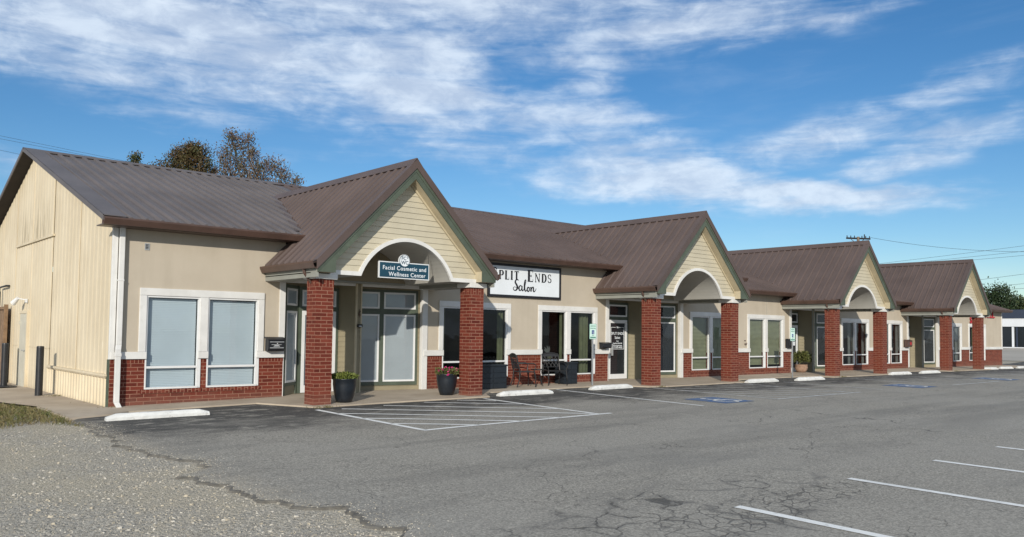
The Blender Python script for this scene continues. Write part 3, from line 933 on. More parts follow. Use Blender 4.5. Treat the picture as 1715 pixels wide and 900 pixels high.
# main roof ------------------------------------------------------------------
def roof_sheet(x0, x1, zb, y0, name, ridge_l):
    mb = MB()
    z = lambda y: zb + y / 3
    T = .03
    mb.face([(x0, y0, z(y0)), (x1, y0, z(y0)), (x1, RY, z(RY)), (x0, RY, z(RY))])
    mb.face([(x0, 2 * RY + .4, z(-.4)), (x1, 2 * RY + .4, z(-.4)), (x1, RY, z(RY)), (x0, RY, z(RY))])
    mb.face([(x0, y0, z(y0) - T), (x1, y0, z(y0) - T), (x1, RY, z(RY) - T), (x0, RY, z(RY) - T)])
    mb.face([(x0, 2 * RY + .4, z(-.4) - T), (x1, 2 * RY + .4, z(-.4) - T), (x1, RY, z(RY) - T), (x0, RY, z(RY) - T)])
    mb.face([(x0, y0, z(y0)), (x1, y0, z(y0)), (x1, y0, z(y0) - T), (x0, y0, z(y0) - T)])
    x = x0 + (.42 if ridge_l else .2)
    while x < x1 - .1:
        w1, w2, h = .052, .020, .058
        a = [(x - w1, y0 - .01, z(y0)), (x + w1, y0 - .01, z(y0)), (x + w2, y0 - .01, z(y0) + h), (x - w2, y0 - .01, z(y0) + h)]
        b_ = [(x - w1, RY, z(RY)), (x + w1, RY, z(RY)), (x + w2, RY, z(RY) + h), (x - w2, RY, z(RY) + h)]
        mb.face([a[0], a[3], b_[3], b_[0]]); mb.face([a[3], a[2], b_[2], b_[3]]); mb.face([a[2], a[1], b_[1], b_[2]])
        mb.face(a)
        # low stiffening bead between the ribs
        for q in (.105, .20):
            xq = x + q
            if xq < x1 - .05:
                mb.face([(xq - .018, y0, z(y0) + .001), (xq, y0, z(y0) + .008), (xq, RY, z(RY) + .008), (xq - .018, RY, z(RY) + .001)])
                mb.face([(xq, y0, z(y0) + .008), (xq + .018, y0, z(y0) + .001), (xq + .018, RY, z(RY) + .001), (xq, RY, z(RY) + .008)])
        x += .305
    return mb
rf = roof_sheet(-.22, 7.0, RH, -.42, 'roof', True).build('roof', 'roof_grey', B, recalc=False)
rf2 = roof_sheet(7.0, XS, RH, -.42, 'roof', False).build('roof', 'roof_brown', B, recalc=False)
rf3 = roof_sheet(XS, XE + .12, RL, -.42, 'roof', False).build('roof', 'roof_brown', B, recalc=False)
def ridge_cap(x0, x1, zb, mat_, parent):
    zc = zb + RY / 3
    mb = MB()
    hw = .19
    mb.prism([(RY - hw, zc - hw / 3 + .040), (RY, zc + .062), (RY + hw, zc - hw / 3 + .040), (RY + hw, zc - hw / 3 + .025), (RY, zc + .045), (RY - hw, zc - hw / 3 + .025)], 'x', x0, x1)
    mb.build('ridge_cap', mat_, parent)
ridge_cap(-.345, 7.0, RH, 'roof_grey', rf); ridge_cap(7.002, XS, RH, 'roof_brown', rf2); ridge_cap(XS + .002, XE + .14, RL, 'roof_brown', rf3)
# rake trim at the left gable: flat flange on top + drop face
mb = MB()
for sgn in (0, 1):
    ya, yb = (-.44, RY) if not sgn else (2 * RY + .44, RY)
    za, zb_ = RH - .44 / 3, RH + RY / 3
    for (xa, xb, o1, o2) in ((-.34, .11, .050, .064), (-.345, -.322, -.045, .064)):
        mb.hexa([(xa, ya, za + o1), (xb, ya, za + o1), (xb, yb, zb_ + o1), (xa, yb, zb_ + o1), (xa, ya, za + o2), (xb, ya, za + o2), (xb, yb, zb_ + o2), (xa, yb, zb_ + o2)])
mb.build('rake_trim', 'roof_grey', rf, recalc=True)
mb = MB()
for (ya, yb) in ((-.30, RY), (2 * RY + .3, RY)):
    za, zb_ = RH - .1, RH + RY / 3
    mb.face([(-.322, ya, za - .045), (-.0, ya, za - .06), (-.0, yb, zb_ - .06), (-.322, yb, zb_ - .045)])
simple('dark_brown', (.022, .016, .013), .8, .2, 3, 30, .05)
mb.build('rake_soffit', 'dark_brown', rf, recalc=False)
mb = MB()
za, zb_ = RL - .44 / 3, RL + RY / 3
mb.hexa([(XE + .12, -.44, za - .14), (XE + .15, -.44, za - .14), (XE + .15, RY, zb_ - .14), (XE + .12, RY, zb_ - .14),
         (XE + .12, -.44, za + .04), (XE + .15, -.44, za + .04), (XE + .15, RY, zb_ + .04), (XE + .12, RY, zb_ + .04)])
mb.build('rake_trim', 'roof_brown', rf3)

# gutters along the main eaves (between porches)
def gutter_x(x0, x1, zb, parent):
    z = zb - .42 / 3
    prof_ = [(-.40, z - .13), (-.49, z - .13), (-.545, z - .02), (-.545, z + .015), (-.525, z + .015), (-.525, z - .015), (-.48, z - .115), (-.40, z - .115)]
    MB().prism(prof_, 'x', x0, x1).build('gutter', 'gutter_brown', parent)
    MB().box(x0, x1, -.40, -.37, z - .14, z - .035).box(x0, x1, -.37, 0.0, z - .14, z - .12).build('eave_fascia', 'gutter_brown', parent)
def pend(r, zb):       # x half-width where the porch roof meets the main eave
    return 5.33 - (zb - .14)
h1 = pend(0, RH); h2 = pend(0, RL)
gutter_x(-.34, PR[0] - h1 + .06, RH, rf)
gutter_x(PR[0] + h1 - .05, PR[1] - h1 + .06, RH, rf2)
gutter_x(PR[1] + h1 - .05, XS + .03, RH, rf2)
gutter_x(XS + .04, PR[2] - h2 + .06, RL, rf3)
gutter_x(PR[2] + h2 - .05, PR[3] - h2 + .06, RL, rf3)
gutter_x(PR[3] + h2 - .05, XE + .15, RL, rf3)

# porches ----------------------------------------------------------------------
PY = -2.50; GY = -2.20; AP = 5.33; HW = 2.44
CZ0, RI, RO = 2.17, 1.33, 1.415
for pi_, r in enumerate(PR):
    zb = RH if r < XS - 3 else RL
    mb = MB()
    pitch = .305
    for sg in (-1, 1):
        X = lambda dx: r + sg * dx
        zE = AP - HW
        dm = AP - zb      # half-width where porch plane meets main plane at y=0
        yR = (AP - zb) * 3
        for T in (0, .03):
            poly = [(X(0), PY, AP - T), (X(HW), PY, zE - T), (X(HW), .02, zE - T), (X(dm), .02, zb - T), (X(0), yR, AP - T)]
            mb.face(poly)
        def rib(y, w1=.048, w2=.019, h=.042):
            top_d = 0.0 if y <= .0 else max(0.0, 0.0)
            hi = 0.02
            lo = HW + .005 if y < 0.0 else AP - (zb + y / 3) - .02
            if y >= 0 and lo < .05: return
            hh = h / 1.0
            P_ = lambda dx, yy, o: (X(dx), yy, AP - dx + o)
            a = [P_(lo, y - w1, 0), P_(lo, y + w1, 0), P_(lo, y + w2, hh * 1.3), P_(lo, y - w2, hh * 1.3)]
            b_ = [P_(hi, y - w1, 0), P_(hi, y + w1, 0), P_(hi, y + w2, hh * 1.3), P_(hi, y - w2, hh * 1.3)]
            mb.face([a[0], a[3], b_[3], b_[0]]); mb.face([a[3], a[2], b_[2], b_[3]]); mb.face([a[2], a[1], b_[1], b_[2]]); mb.face(a)
        y = PY + .32
        while y < yR:
            rib(y); 
            rib(y + .105, .018, .001, .007); rib(y + .20, .018, .001, .007)
            y += pitch
        # flat flange along the front rake
        mb.hexa([(X(0), PY - .02, AP + .036), (X(HW + .02), PY - .02, AP - HW + .016), (X(HW + .02), PY + .14, AP - HW + .016), (X(0), PY + .14, AP + .036),
                 (X(0), PY - .02, AP + .050), (X(HW + .02), PY - .02, AP - HW + .030), (X(HW + .02), PY + .14, AP - HW + .030), (X(0), PY + .14, AP + .050)])
        # drop face of the rake
        for (yy0, yy1) in ((PY - .035, PY - .012),):
            mb.hexa([(X(0), yy0, AP - .155), (X(HW + .02), yy0, AP - HW - .175), (X(HW + .02), yy1, AP - HW - .175), (X(0), yy1, AP - .155),
                     (X(0), yy0, AP + .050), (X(HW + .02), yy0, AP - HW + .030), (X(HW + .02), yy1, AP - HW + .030), (X(0), yy1, AP + .050)])
    # ridge cap
    mb.prism([(r - .15, AP - .15 + .058), (r, AP + .085), (r + .15, AP - .15 + .058), (r + .15, AP - .15 + .045), (r, AP + .07), (r - .15, AP - .15 + .045)], 'y', PY - .03, yR + .12)
    # valley flashing, left side
    for sg in (-1, 1):
        q = [(r + sg * dm, .02, zb + .006), (r, yR, AP + .006)]
        a, b_ = Vector(q[0]), Vector(q[1])
        off = Vector((sg * .13, 0, 0))
        mb.face([a + off + Vector((0, 0, .022)), b_ + off + Vector((0, 0, .022)), b_ + Vector((0, 0, .03)), a + Vector((0, 0, .03))])
    porch = mb.build('porch', 'roof_brown', B, recalc=False)

    # gable wall with lap siding and arched opening
    mb = MB()
    row = .131
    zz = 2.745
    rl = lambda z: AP - .20 - z        # half width of wall at z
    while zz < AP - .42:
        sub = 4
        for k in range(sub):
            za = zz + row * k / sub; zb2 = zz + row * (k + 1) / sub
            ta, tb = k / sub, (k + 1) / sub
            ya = GY - .016 * (1 - ta); yb = GY - .016 * (1 - tb)
            wa, wb = min(rl(za), 2.03), min(rl(zb2), 2.03)
            ia = math.sqrt(max(0, (RI + .03) ** 2 - (za - CZ0) ** 2)) if za - CZ0 < RI + .03 else 0
            ib = math.sqrt(max(0, (RI + .03) ** 2 - (zb2 - CZ0) ** 2)) if zb2 - CZ0 < RI + .03 else 0
            if wa < .01: continue
            for sg in (-1, 1):
                mb.face([(r + sg * ia, ya, za), (r + sg * wa, ya, za), (r + sg * wb, yb, zb2), (r + sg * ib, yb, zb2)])
        for sg in (-1, 1):
            ia = math.sqrt(max(0, (RI + .03) ** 2 - (zz - CZ0) ** 2)) if zz - CZ0 < RI + .03 else 0
            wa = min(rl(zz), 2.03)
            mb.face([(r + sg * ia, GY - .016, zz), (r + sg * wa, GY - .016, zz), (r + sg * wa, GY, zz), (r + sg * ia, GY, zz)])
        zz += row
    mb.build('gable_wall', 'siding', porch, recalc=False)
    # white arch trim + bottom bands
    mb = MB()
    th0 = math.asin((2.742 - CZ0) / RO); thi = math.asin((2.65 - CZ0) / RI)
    n_ = 28
    for i in range(n_):
        t0 = i / n_; t1 = (i + 1) / n_
        ao0 = math.pi - th0 - (math.pi - 2 * th0) * t0; ao1 = math.pi - th0 - (math.pi - 2 * th0) * t1
        ai0 = math.pi - thi - (math.pi - 2 * thi) * t0; ai1 = math.pi - thi - (math.pi - 2 * thi) * t1
        o0 = (r + RO * math.cos(ao0), CZ0 + RO * math.sin(ao0)); o1 = (r + RO * math.cos(ao1), CZ0 + RO * math.sin(ao1))
        i0 = (r + RI * math.cos(ai0), CZ0 + RI * math.sin(ai0)); i1 = (r + RI * math.cos(ai1), CZ0 + RI * math.sin(ai1))
        yf, yk = GY - .055, GY + .02
        mb.face([(i0[0], yf, i0[1]), (o0[0], yf, o0[1]), (o1[0], yf, o1[1]), (i1[0], yf, i1[1])])
        mb.face([(o0[0], yf, o0[1]), (o0[0], yk, o0[1]), (o1[0], yk, o1[1]), (o1[0], yf, o1[1])])
        mb.face([(i0[0], yf, i0[1]), (i0[0], yk, i0[1]), (i1[0], yk, i1[1]), (i1[0], yf, i1[1])])
    xi = RI * math.cos(thi); xo = RO * math.cos(th0)
    for sg in (-1, 1):
        mb.prism([(r + sg * xi, 2.65), (r + sg * 2.0, 2.65), (r + sg * 2.0, 2.742), (r + sg * xo, 2.742)], 'y', GY - .055, GY + .02)
    mb.build('arch_trim', 'white_trim', porch, recalc=False)
    # barrel vault behind the arch and flat ceiling either side
    mb = MB()
    for i in range(n_):
        a0 = math.pi - thi - (math.pi - 2 * thi) * i / n_; a1 = math.pi - thi - (math.pi - 2 * thi) * (i + 1) / n_
        p0 = (r + RI * math.cos(a0), CZ0 + RI * math.sin(a0)); p1 = (r + RI * math.cos(a1), CZ0 + RI * math.sin(a1))
        mb.face([(p0[0], GY, p0[1]), (p1[0], GY, p1[1]), (p1[0], -.30, p1[1]), (p0[0], -.30, p0[1])])
    mb.build('porch_vault', 'ceiling_paint', porch, recalc=False, smooth=True)
    mb = MB()
    for sg in (-1, 1):
        mb.box(r + sg * xi, r + sg * (HW - .02), GY + .02, 0, 2.65, 2.67)
        mb.box(r + sg * (HW - .06), r + sg * (HW - .02), PY + .04, 0, 2.56, 2.75)
        mb.box(r + sg * 1.86, r + sg * (HW - .062), GY + .0, 0, 2.565, 2.648)
    mb.box(r - xi, r + xi, -.3, 0, 2.62, 2.66)
    mb.build('porch_ceiling', 'grey_trim', porch)
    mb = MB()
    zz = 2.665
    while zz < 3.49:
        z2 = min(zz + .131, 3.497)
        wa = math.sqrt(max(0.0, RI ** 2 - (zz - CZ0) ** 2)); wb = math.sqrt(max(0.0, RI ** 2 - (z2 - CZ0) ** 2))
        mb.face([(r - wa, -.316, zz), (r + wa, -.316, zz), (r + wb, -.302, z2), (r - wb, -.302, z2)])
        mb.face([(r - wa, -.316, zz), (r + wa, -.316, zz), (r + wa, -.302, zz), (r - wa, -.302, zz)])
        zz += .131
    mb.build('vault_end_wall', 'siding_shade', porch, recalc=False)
    # green barge board
    mb = MB()
    for sg in (-1, 1):
        for (o1, o2, ya, yb) in ((-.235, -.150, PY - .008, PY + .03), (-.405, -.238, PY + .004, PY + .03)):
            xb = 2.0
            pts = [(0, AP + o2), (HW - (.02 if o2 > -.2 else 0), AP + o2 - HW + (.02 if o2 > -.2 else 0)), (HW - (.02 if o2 > -.2 else 0), AP + o1 - HW + (.02 if o2 > -.2 else 0)), (0, AP + o1)]
            if o2 < -.2:
                pts = [(0, AP + o2), (AP + o2 - 2.668, 2.668), (2.0, 2.668), (2.0, AP + o1 - 2.0), (0, AP + o1)]
            mb.prism([(r + sg * a, b_) for a, b_ in pts], 'y', ya, yb)
    mb.build('barge_board', 'green_paint', porch)
    # cream soffit under the rake + boxed ends
    mb = MB()
    for sg in (-1, 1):
        a = (r, AP - .405); b_ = (r + sg * 2.0, AP - .405 - 2.0)
        mb.face([(a[0], PY + .03, a[1]), (b_[0], PY + .03, b_[1]), (b_[0], GY - .005, b_[1]), (a[0], GY - .005, a[1])])
        mb.face([(b_[0], PY + .03, b_[1]), (b_[0], PY + .03, 2.67), (b_[0], GY - .005, 2.67), (b_[0], GY - .005, b_[1])])
        mb.face([(b_[0], PY + .03, 2.67), (r + sg * 2.36, PY + .03, 2.67), (r + sg * 2.36, GY + .02, 2.67), (b_[0], GY + .02, 2.67)])
        # moulding where siding meets soffit
        mb.hexa([(r, GY - .05, AP - .47), (r + sg * 2.0, GY - .05, AP - 2.47), (r + sg * 2.0, GY - .017, AP - 2.47), (r, GY - .017, AP - .47),
                 (r, GY - .05, AP - .41), (r + sg * 2.0, GY - .05, AP - 2.41), (r + sg * 2.0, GY - .017, AP - 2.41), (r, GY - .017, AP - .41)])
    mb.build('rake_soffit', 'soffit_cream', porch, recalc=False)
    # side gutters
    for sg in (-1, 1):
        z = AP - HW
        prof_ = [(HW - .02, z - .15), (HW + .075, z - .15), (HW + .125, z - .04), (HW + .125, z - .005), (HW + .105, z - .005), (HW + .105, z - .035), (HW + .06, z - .13), (HW - .02, z - .13)]
        MB().prism([(r + sg * a, b_) for a, b_ in prof_], 'y', PY + (0 if sg < 0 else -.02), -.005).build('gutter', 'gutter_brown', porch)
    # columns
    for sg in (-1, 1):
        x0, x1 = (r - 2.29, r - 1.88) if sg < 0 else (r + 1.88, r + 2.29)
        mb = MB()
        g0 = gh((x0 + x1) / 2, -2.0) - .05
        mb.mat(0).box(x0, x1, GY + .0, GY + .41, g0, 2.372)
        mb.mat(1).box(x0 - .004, x1 + .004, GY - .004, GY + .414, 2.374, 2.535)
        cl = mb.build('brick_column', ['brick', 'brick_soldier'], porch)
        MB().box(x0 - .06, x1 + .06, GY - .06, GY + .47, 2.537, 2.648).build('column_cap', 'white_trim', porch, bevel=.006)
    # diverter pipe from the gutter to the left column
    xg = r - HW - .05
    MB().tube([(xg + .02, -1.96, AP - HW - .14), (xg + .04, -1.96, 2.66), (r - 2.32, -1.96, 2.50), (r - 2.29, -1.96, 2.46)], .034, 8).build('downspout', 'gutter_brown', porch)

    # recess: entrance ------------------------------------------------------------
    XL = [s for s in SECT if s[1] < r][-1][1]
    XRr = [s for s in SECT if s[0] > r][0][0]
    gzz = gh(r, 0) + .03
    def lap(mb, p0, p1, z0, z1, n_out, row=.128):
        p0 = Vector(p0); p1 = Vector(p1); nn = Vector(n_out).normalized() * .013
        z = z0
        while z < z1 - .005:
            z2 = min(z + row, z1)
            a = p0 + nn; b_ = p1 + nn
            mb.face([(a.x, a.y, z), (b_.x, b_.y, z), (p1.x, p1.y, z2), (p0.x, p0.y, z2)])
            mb.face([(a.x, a.y, z), (b_.x, b_.y, z), (p1.x, p1.y, z), (p0.x, p0.y, z)])
            z = z2
    A0 = (XL + .02, .05); A1 = (r - 1.30, .58); A2 = (r - .22, .58); A3 = (r - .04, -.05); A4 = (r + .11, -.05); A5 = (r + .11, .55); A6 = (XRr + .0, .10)
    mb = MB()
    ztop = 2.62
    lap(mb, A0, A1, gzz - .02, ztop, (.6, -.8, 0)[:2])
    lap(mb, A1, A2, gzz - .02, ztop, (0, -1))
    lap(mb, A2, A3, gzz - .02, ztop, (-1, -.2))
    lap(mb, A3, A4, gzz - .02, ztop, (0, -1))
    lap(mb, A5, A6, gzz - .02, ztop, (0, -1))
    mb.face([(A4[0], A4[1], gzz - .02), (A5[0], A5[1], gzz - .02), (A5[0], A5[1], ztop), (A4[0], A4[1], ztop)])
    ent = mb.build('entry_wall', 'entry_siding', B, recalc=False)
    mb = MB()
    mb.box(A3[0] - .018, A3[0] + .022, A3[1] - .030, A3[1] + .02, gzz, ztop - .01); mb.box(A4[0] - .03, A4[0] + .006, A4[1] - .024, A4[1] + .004, gzz, ztop - .01)
    mb.build('corner_board', 'soffit_cream' if pi_ < 1 else 'grey_trim', ent)
    MB().box(XL - .05, XRr + .05, 0.001, .9, 2.60, 2.625).build('entry_ceiling', 'ceiling_paint', ent)
    # white posts at both edges of the recess + small frieze on the facade
    mb = MB()
    zt = 2.555
    mb.box(XL - .13, XL + .01, -.035, .06, gzz if False else ZB + .152, zt); mb.box(XRr - .05, XRr + .12, -.035, .09, gzz - .03, zt)
    mb.box(XL - .004, XL + .016, -.004, .07, gzz - .03, ZB + .15)
    mb.box(r - 2.38, r + 2.38, -.040, .002, zt + .002, 2.66)
    mb.build('entry_trim', 'white_trim', ent, bevel=.005)
    # storefront windows, right: green surround, white sashes with transoms, on a slightly turned wall
    def oslab(mb, d0, dd, dn, s0_, s1_, z0, z1, o0, o1):
        P_ = lambda s__, o: d0 + dd * s__ + dn * o
        a, b_, c_, e_ = P_(s0_, o1), P_(s1_, o1), P_(s1_, o0), P_(s0_, o0)
        mb.hexa([(a.x, a.y, z0), (b_.x, b_.y, z0), (c_.x, c_.y, z0), (e_.x, e_.y, z0), (a.x, a.y, z1), (b_.x, b_.y, z1), (c_.x, c_.y, z1), (e_.x, e_.y, z1)])
    def osash(parent, d0, dd, dn, a, b_, z0, z1, glass, backing, t=.045):
        mb = MB(); q = (d0, dd, dn)
        oslab(mb, *q, a, b_, z0, z0 + t, .012, .045); oslab(mb, *q, a, b_, z1 - t, z1, .012, .045)
        oslab(mb, *q, a, a + t, z0 + t, z1 - t, .012, .045); oslab(mb, *q, b_ - t, b_, z0 + t, z1 - t, .012, .045)
        mb.build('sash', 'white_frame', parent)
        mb = MB(); pa_ = d0 + dd * (a + t) + dn * .028; pb_ = d0 + dd * (b_ - t) + dn * .028
        mb.face([(pa_.x, pa_.y, z0 + t), (pb_.x, pb_.y, z0 + t), (pb_.x, pb_.y, z1 - t), (pa_.x, pa_.y, z1 - t)]); mb.build('pane', glass, parent, recalc=False)
        mb = MB(); oslab(mb, *q, a + t, b_ - t, z0 + t, z1 - t, .015, .019); mb.build('pane_backing', backing, parent)
    W0 = Vector(A5); W1 = Vector(A6); wl_ = (W1 - W0).length; wd_ = (W1 - W0).normalized(); wn_ = Vector((wd_.y, -wd_.x)); kf = wl_ / 1.98
    q_ = (W0, wd_, wn_)
    mb = MB()
    b0, b1, b2, b3, b4, b5 = .05 * kf, .10 * kf, .80 * kf, .92 * kf, 1.80 * kf, 1.865 * kf
    for (a, b_) in ((b0, b1), (b2, b3), (b4, b5)): oslab(mb, *q_, a, b_, .04, 2.52, 0, .040)
    for (a, b_) in ((.04, .13), (1.885, 2.02), (2.46, 2.52)):
        for (c0, c1) in ((b1, b2), (b3, b4)): oslab(mb, *q_, c0, c1, a, b_, 0, .036)
    fr = mb.build('storefront_frame', 'green_paint', B)
    gl = 'glass'
    bk = 'shade_grey' if pi_ == 0 else 'interior_dark'  # roller blind at first entry; elsewhere near-black colour for the unlit inside
    for (c0, c1) in ((b1, b2), (b3, b4)):
        osash(fr, *q_, c0, c1, .135, 1.88, gl, bk)
        osash(fr, *q_, c0, c1, 2.025, 2.455, gl, bk)
    if pi_ == 1:
        mb = MB()
        for k in range(9):
            oslab(mb, *q_, b3 + .08 + k * .085, b3 + .115 + k * .085, .20, 1.82, .019, .026)
        mb.build('curtain', 'planter_blue', fr)
    def sash(parent, a, b_, z0, z1, yy, glass, backing, t=.05, dirv=None):
        """straight sash in the x direction at depth yy"""
        mb = MB()
        mb.box(a, b_, yy - .012, yy + .03, z0, z0 + t); mb.box(a, b_, yy - .012, yy + .03, z1 - t, z1)
        mb.box(a, a + t, yy - .012, yy + .03, z0 + t, z1 - t); mb.box(b_ - t, b_, yy - .012, yy + .03, z0 + t, z1 - t)
        mb.build('sash', 'white_frame', parent)
        pn = MB(); pn.face([(a + t, yy + .008, z0 + t), (b_ - t, yy + .008, z0 + t), (b_ - t, yy + .008, z1 - t), (a + t, yy + .008, z1 - t)]); pn.build('pane', glass, parent, recalc=False)
        MB().box(a + t, b_ - t, yy + .016, yy + .022, z0 + t, z1 - t).build('pane_backing', backing, parent)
    # left side: diagonal sidelight, then the door facing the lot
    mb = MB()
    d0 = Vector(A0); d1 = Vector(A1); dd = (d1 - d0).normalized(); dn = Vector((dd.y, -dd.x))
    def slab(mb, s0_, s1_, z0, z1, o0, o1):
        P_ = lambda s__, o: d0 + dd * s__ + dn * o
        a, b_, c_, e_ = P_(s0_, o1), P_(s1_, o1), P_(s1_, o0), P_(s0_, o0)
        mb.hexa([(a.x, a.y, z0), (b_.x, b_.y, z0), (c_.x, c_.y, z0), (e_.x, e_.y, z0), (a.x, a.y, z1), (b_.x, b_.y, z1), (c_.x, c_.y, z1), (e_.x, e_.y, z1)])
    LD = (d1 - d0).length
    for (a, b_) in ((.0, .07), (LD - .10, LD)): slab(mb, a, b_, gzz, 2.52, .0, .035)
    for (a, b_) in ((.12, .20), (1.90, 2.03), (2.44, 2.52)): slab(mb, .07, LD - .10, a, b_, 0, .032)
    sl_ = mb.build('sidelight_frame', 'green_paint', B)
    for (z0, z1) in ((.20, 1.90), (2.03, 2.44)):
        mb = MB()
        a, b_ = .075, LD - .105; t = .05
        slab(mb, a, b_, z0, z0 + t, 0, .04); slab(mb, a, b_, z1 - t, z1, 0, .04); slab(mb, a, a + t, z0 + t, z1 - t, 0, .04); slab(mb, b_ - t, b_, z0 + t, z1 - t, 0, .04)
        mb.build('sash', 'white_frame', sl_)
        mb = MB(); pa_ = d0 + dd * (a + t) + dn * .024; pb_ = d0 + dd * (b_ - t) + dn * .024; mb.face([(pa_.x, pa_.y, z0 + t), (pb_.x, pb_.y, z0 + t), (pb_.x, pb_.y, z1 - t), (pa_.x, pa_.y, z1 - t)]); mb.build('pane', gl, sl_, recalc=False)
        mb = MB(); slab(mb, a + t, b_ - t, z0 + t, z1 - t, .014, .018); mb.build('pane_backing', bk, sl_)
    # door: white aluminium frame in a green surround, transom above
    yd = .52
    dx0, dx1 = r - 1.22, r - .29
    mb = MB()
    mb.box(dx0 - .08, dx0, yd - .02, yd + .07, gzz, 2.50); mb.box(dx1, dx1 + .07, yd - .02, yd + .07, gzz, 2.50)
    mb.box(dx0, dx1, yd - .02, yd + .07, 1.93, 2.03); mb.box(dx0, dx1, yd - .02, yd + .07, 2.43, 2.50)
    df = mb.build('door_surround', 'green_paint', B)
    sash(df, dx0, dx1, 2.03, 2.43, yd - .01, gl, bk)
    mb = MB()
    t = .085
    mb.box(dx0, dx0 + t, yd - .03, yd + .03, gzz + .01, 1.92); mb.box(dx1 - t, dx1, yd - .03, yd + .03, gzz + .01, 1.92)
    mb.box(dx0 + t, dx1 - t, yd - .03, yd + .03, 1.81, 1.92); mb.box(dx0 + t, dx1 - t, yd - .03, yd + .03, gzz + .01, .10)
    dr = mb.build('door', 'white_frame', B, bevel=.004)
    pn = MB(); pn.face([(dx0 + t, yd + .004, .10), (dx1 - t, yd + .004, .10), (dx1 - t, yd + .004, 1.81), (dx0 + t, yd + .004, 1.81)]); pn.build('pane', gl, dr, recalc=False)
    MB().box(dx0 + t, dx1 - t, yd + .02, yd + .026, .10, 1.81).build('door_backing', 'interior_dark' if pi_ else 'shade_grey', dr)
    MB().box(dx0 + .09, dx0 + .15, yd - .10, yd - .05, .72, 1.12).box(dx0 + .1, dx0 + .14, yd - .05, yd - .03, .74, .78).box(dx0 + .1, dx0 + .14, yd - .05, yd - .03, 1.06, 1.10).build('door_handle', 'galv_metal', dr, bevel=.006)
    if pi_ == 1:
        cx = (dx0 + dx1) / 2
        mb = MB(); yy = yd + .002
        for (a, b_, c_, e_) in ((cx - .33, cx + .33, .93, .945), (cx - .33, cx - .315, .945, 1.66), (cx + .315, cx + .33, .945, 1.66), (cx - .33, cx - .09, 1.66, 1.675), (cx + .09, cx + .33, 1.66, 1.675)):
            mb.box(a, b_, yy - .003, yy, c_, e_)
        mb.build('door_sign_border', 'sign_silver', dr)
        MB().box(cx - .36, cx + .36, yd + .0055, yd + .012, .91, 1.80).build('door_sign_board', 'sign_black', dr)
        for (tx, sz, zz, sp_) in (('706', .07, 1.645, 1), ('SPLIT ENDS', .125, 1.42, .9), ('Salon', .13, 1.28, .9), ('Hours', .05, 1.19, 1), ('Tues-Sat 9:00-5:00', .062, 1.11, 1), ('Call for Appointment', .055, 1.04, 1), ('817-599-4420', .088, .965, 1)):
            text_mesh(tx, sz, (cx, yy - .002, zz), 'sign_white', dr, 'door_lettering', extrude=.001, offset=.0012, sx=1.0)

# downspout at the left corner
mb = MB()
def square_pipe(mb, pts, w_=.10, d_=.075):
    for i in range(len(pts) - 1):
        a = Vector(pts[i]); b_ = Vector(pts[i + 1])
        h_ = w_ / 2; q = d_ / 2
        mb.hexa([(a.x - h_, a.y - q, a.z), (a.x + h_, a.y - q, a.z), (a.x + h_, a.y + q, a.z), (a.x - h_, a.y + q, a.z),
                 (b_.x - h_, b_.y - q, b_.z), (b_.x + h_, b_.y - q, b_.z), (b_.x + h_, b_.y + q, b_.z), (b_.x - h_, b_.y + q, b_.z)])
square_pipe(mb, [(.135, -.08, 3.52), (.135, -.08, 1.10), (.115, -.125, 1.00), (.115, -.125, -.06), (.15, -.19, -.165)])
mb.box(.055, .175, -.17, -.08, .86, .93)
mb.box(.075, .195, -.125, -.03, 2.4, 2.43)
mb.build('downspout', 'white_trim', B, bevel=.006)
# wall vent on the stucco
mb = MB(); mb.box(.60, .695, -.014, .0, 3.08, 3.10); mb.box(.60, .695, -.014, 0, 3.20, 3.22); mb.box(.60, .615, -.014, 0, 3.10, 3.20); mb.box(.68, .695, -.014, 0, 3.10, 3.20)
for k in range(3): mb.box(.615, .68, -.010, 0, 3.115 + k * .03, 3.125 + k * .03)
vt = mb.build('wall_vent', 'galv_metal', B)
MB().box(.616, .679, -.003, -.001, 3.101, 3.199).build('vent_screen', 'interior_dark', vt)
# hose bib and stucco joint
MB().tube([(22.95, 0, 1.12), (22.95, -.08, 1.12), (22.95, -.10, 1.08)], .018, 8).tube([(22.90, -.09, 1.15), (23.0, -.09, 1.15)], .012, 6).tube([(22.95, 0, 1.25), (22.95, -.05, 1.25)], .02, 8).build('hose_bib', 'gutter_brown', B)
MB().box(24.54, 24.555, -.003, .001, 2.29, 3.2).build('expansion_joint', 'grey_trim', B)

# ------------------------------------------------------------------ signs
# salon board with serif capitals and script line
S1 = empty('shop_sign', (11.37, -.02, 2.95))
tag(S1, 'white board with black frame reading SPLIT ENDS Salon, fixed to the tan stucco', 'sign')
MB().box(9.93, 12.82, -.045, -.002, 2.48, 3.43).build('sign_panel', 'sign_white', S1)
mb = MB()
mb.box(9.92, 12.83, -.065, -.001, 3.37, 3.44); mb.box(9.92, 12.83, -.065, -.001, 2.47, 2.54)
mb.box(9.92, 9.99, -.065, -.001, 2.54, 3.37); mb.box(12.76, 12.83, -.065, -.001, 2.54, 3.37)
mb.build('sign_frame', 'sign_black', S1, bevel=.006)

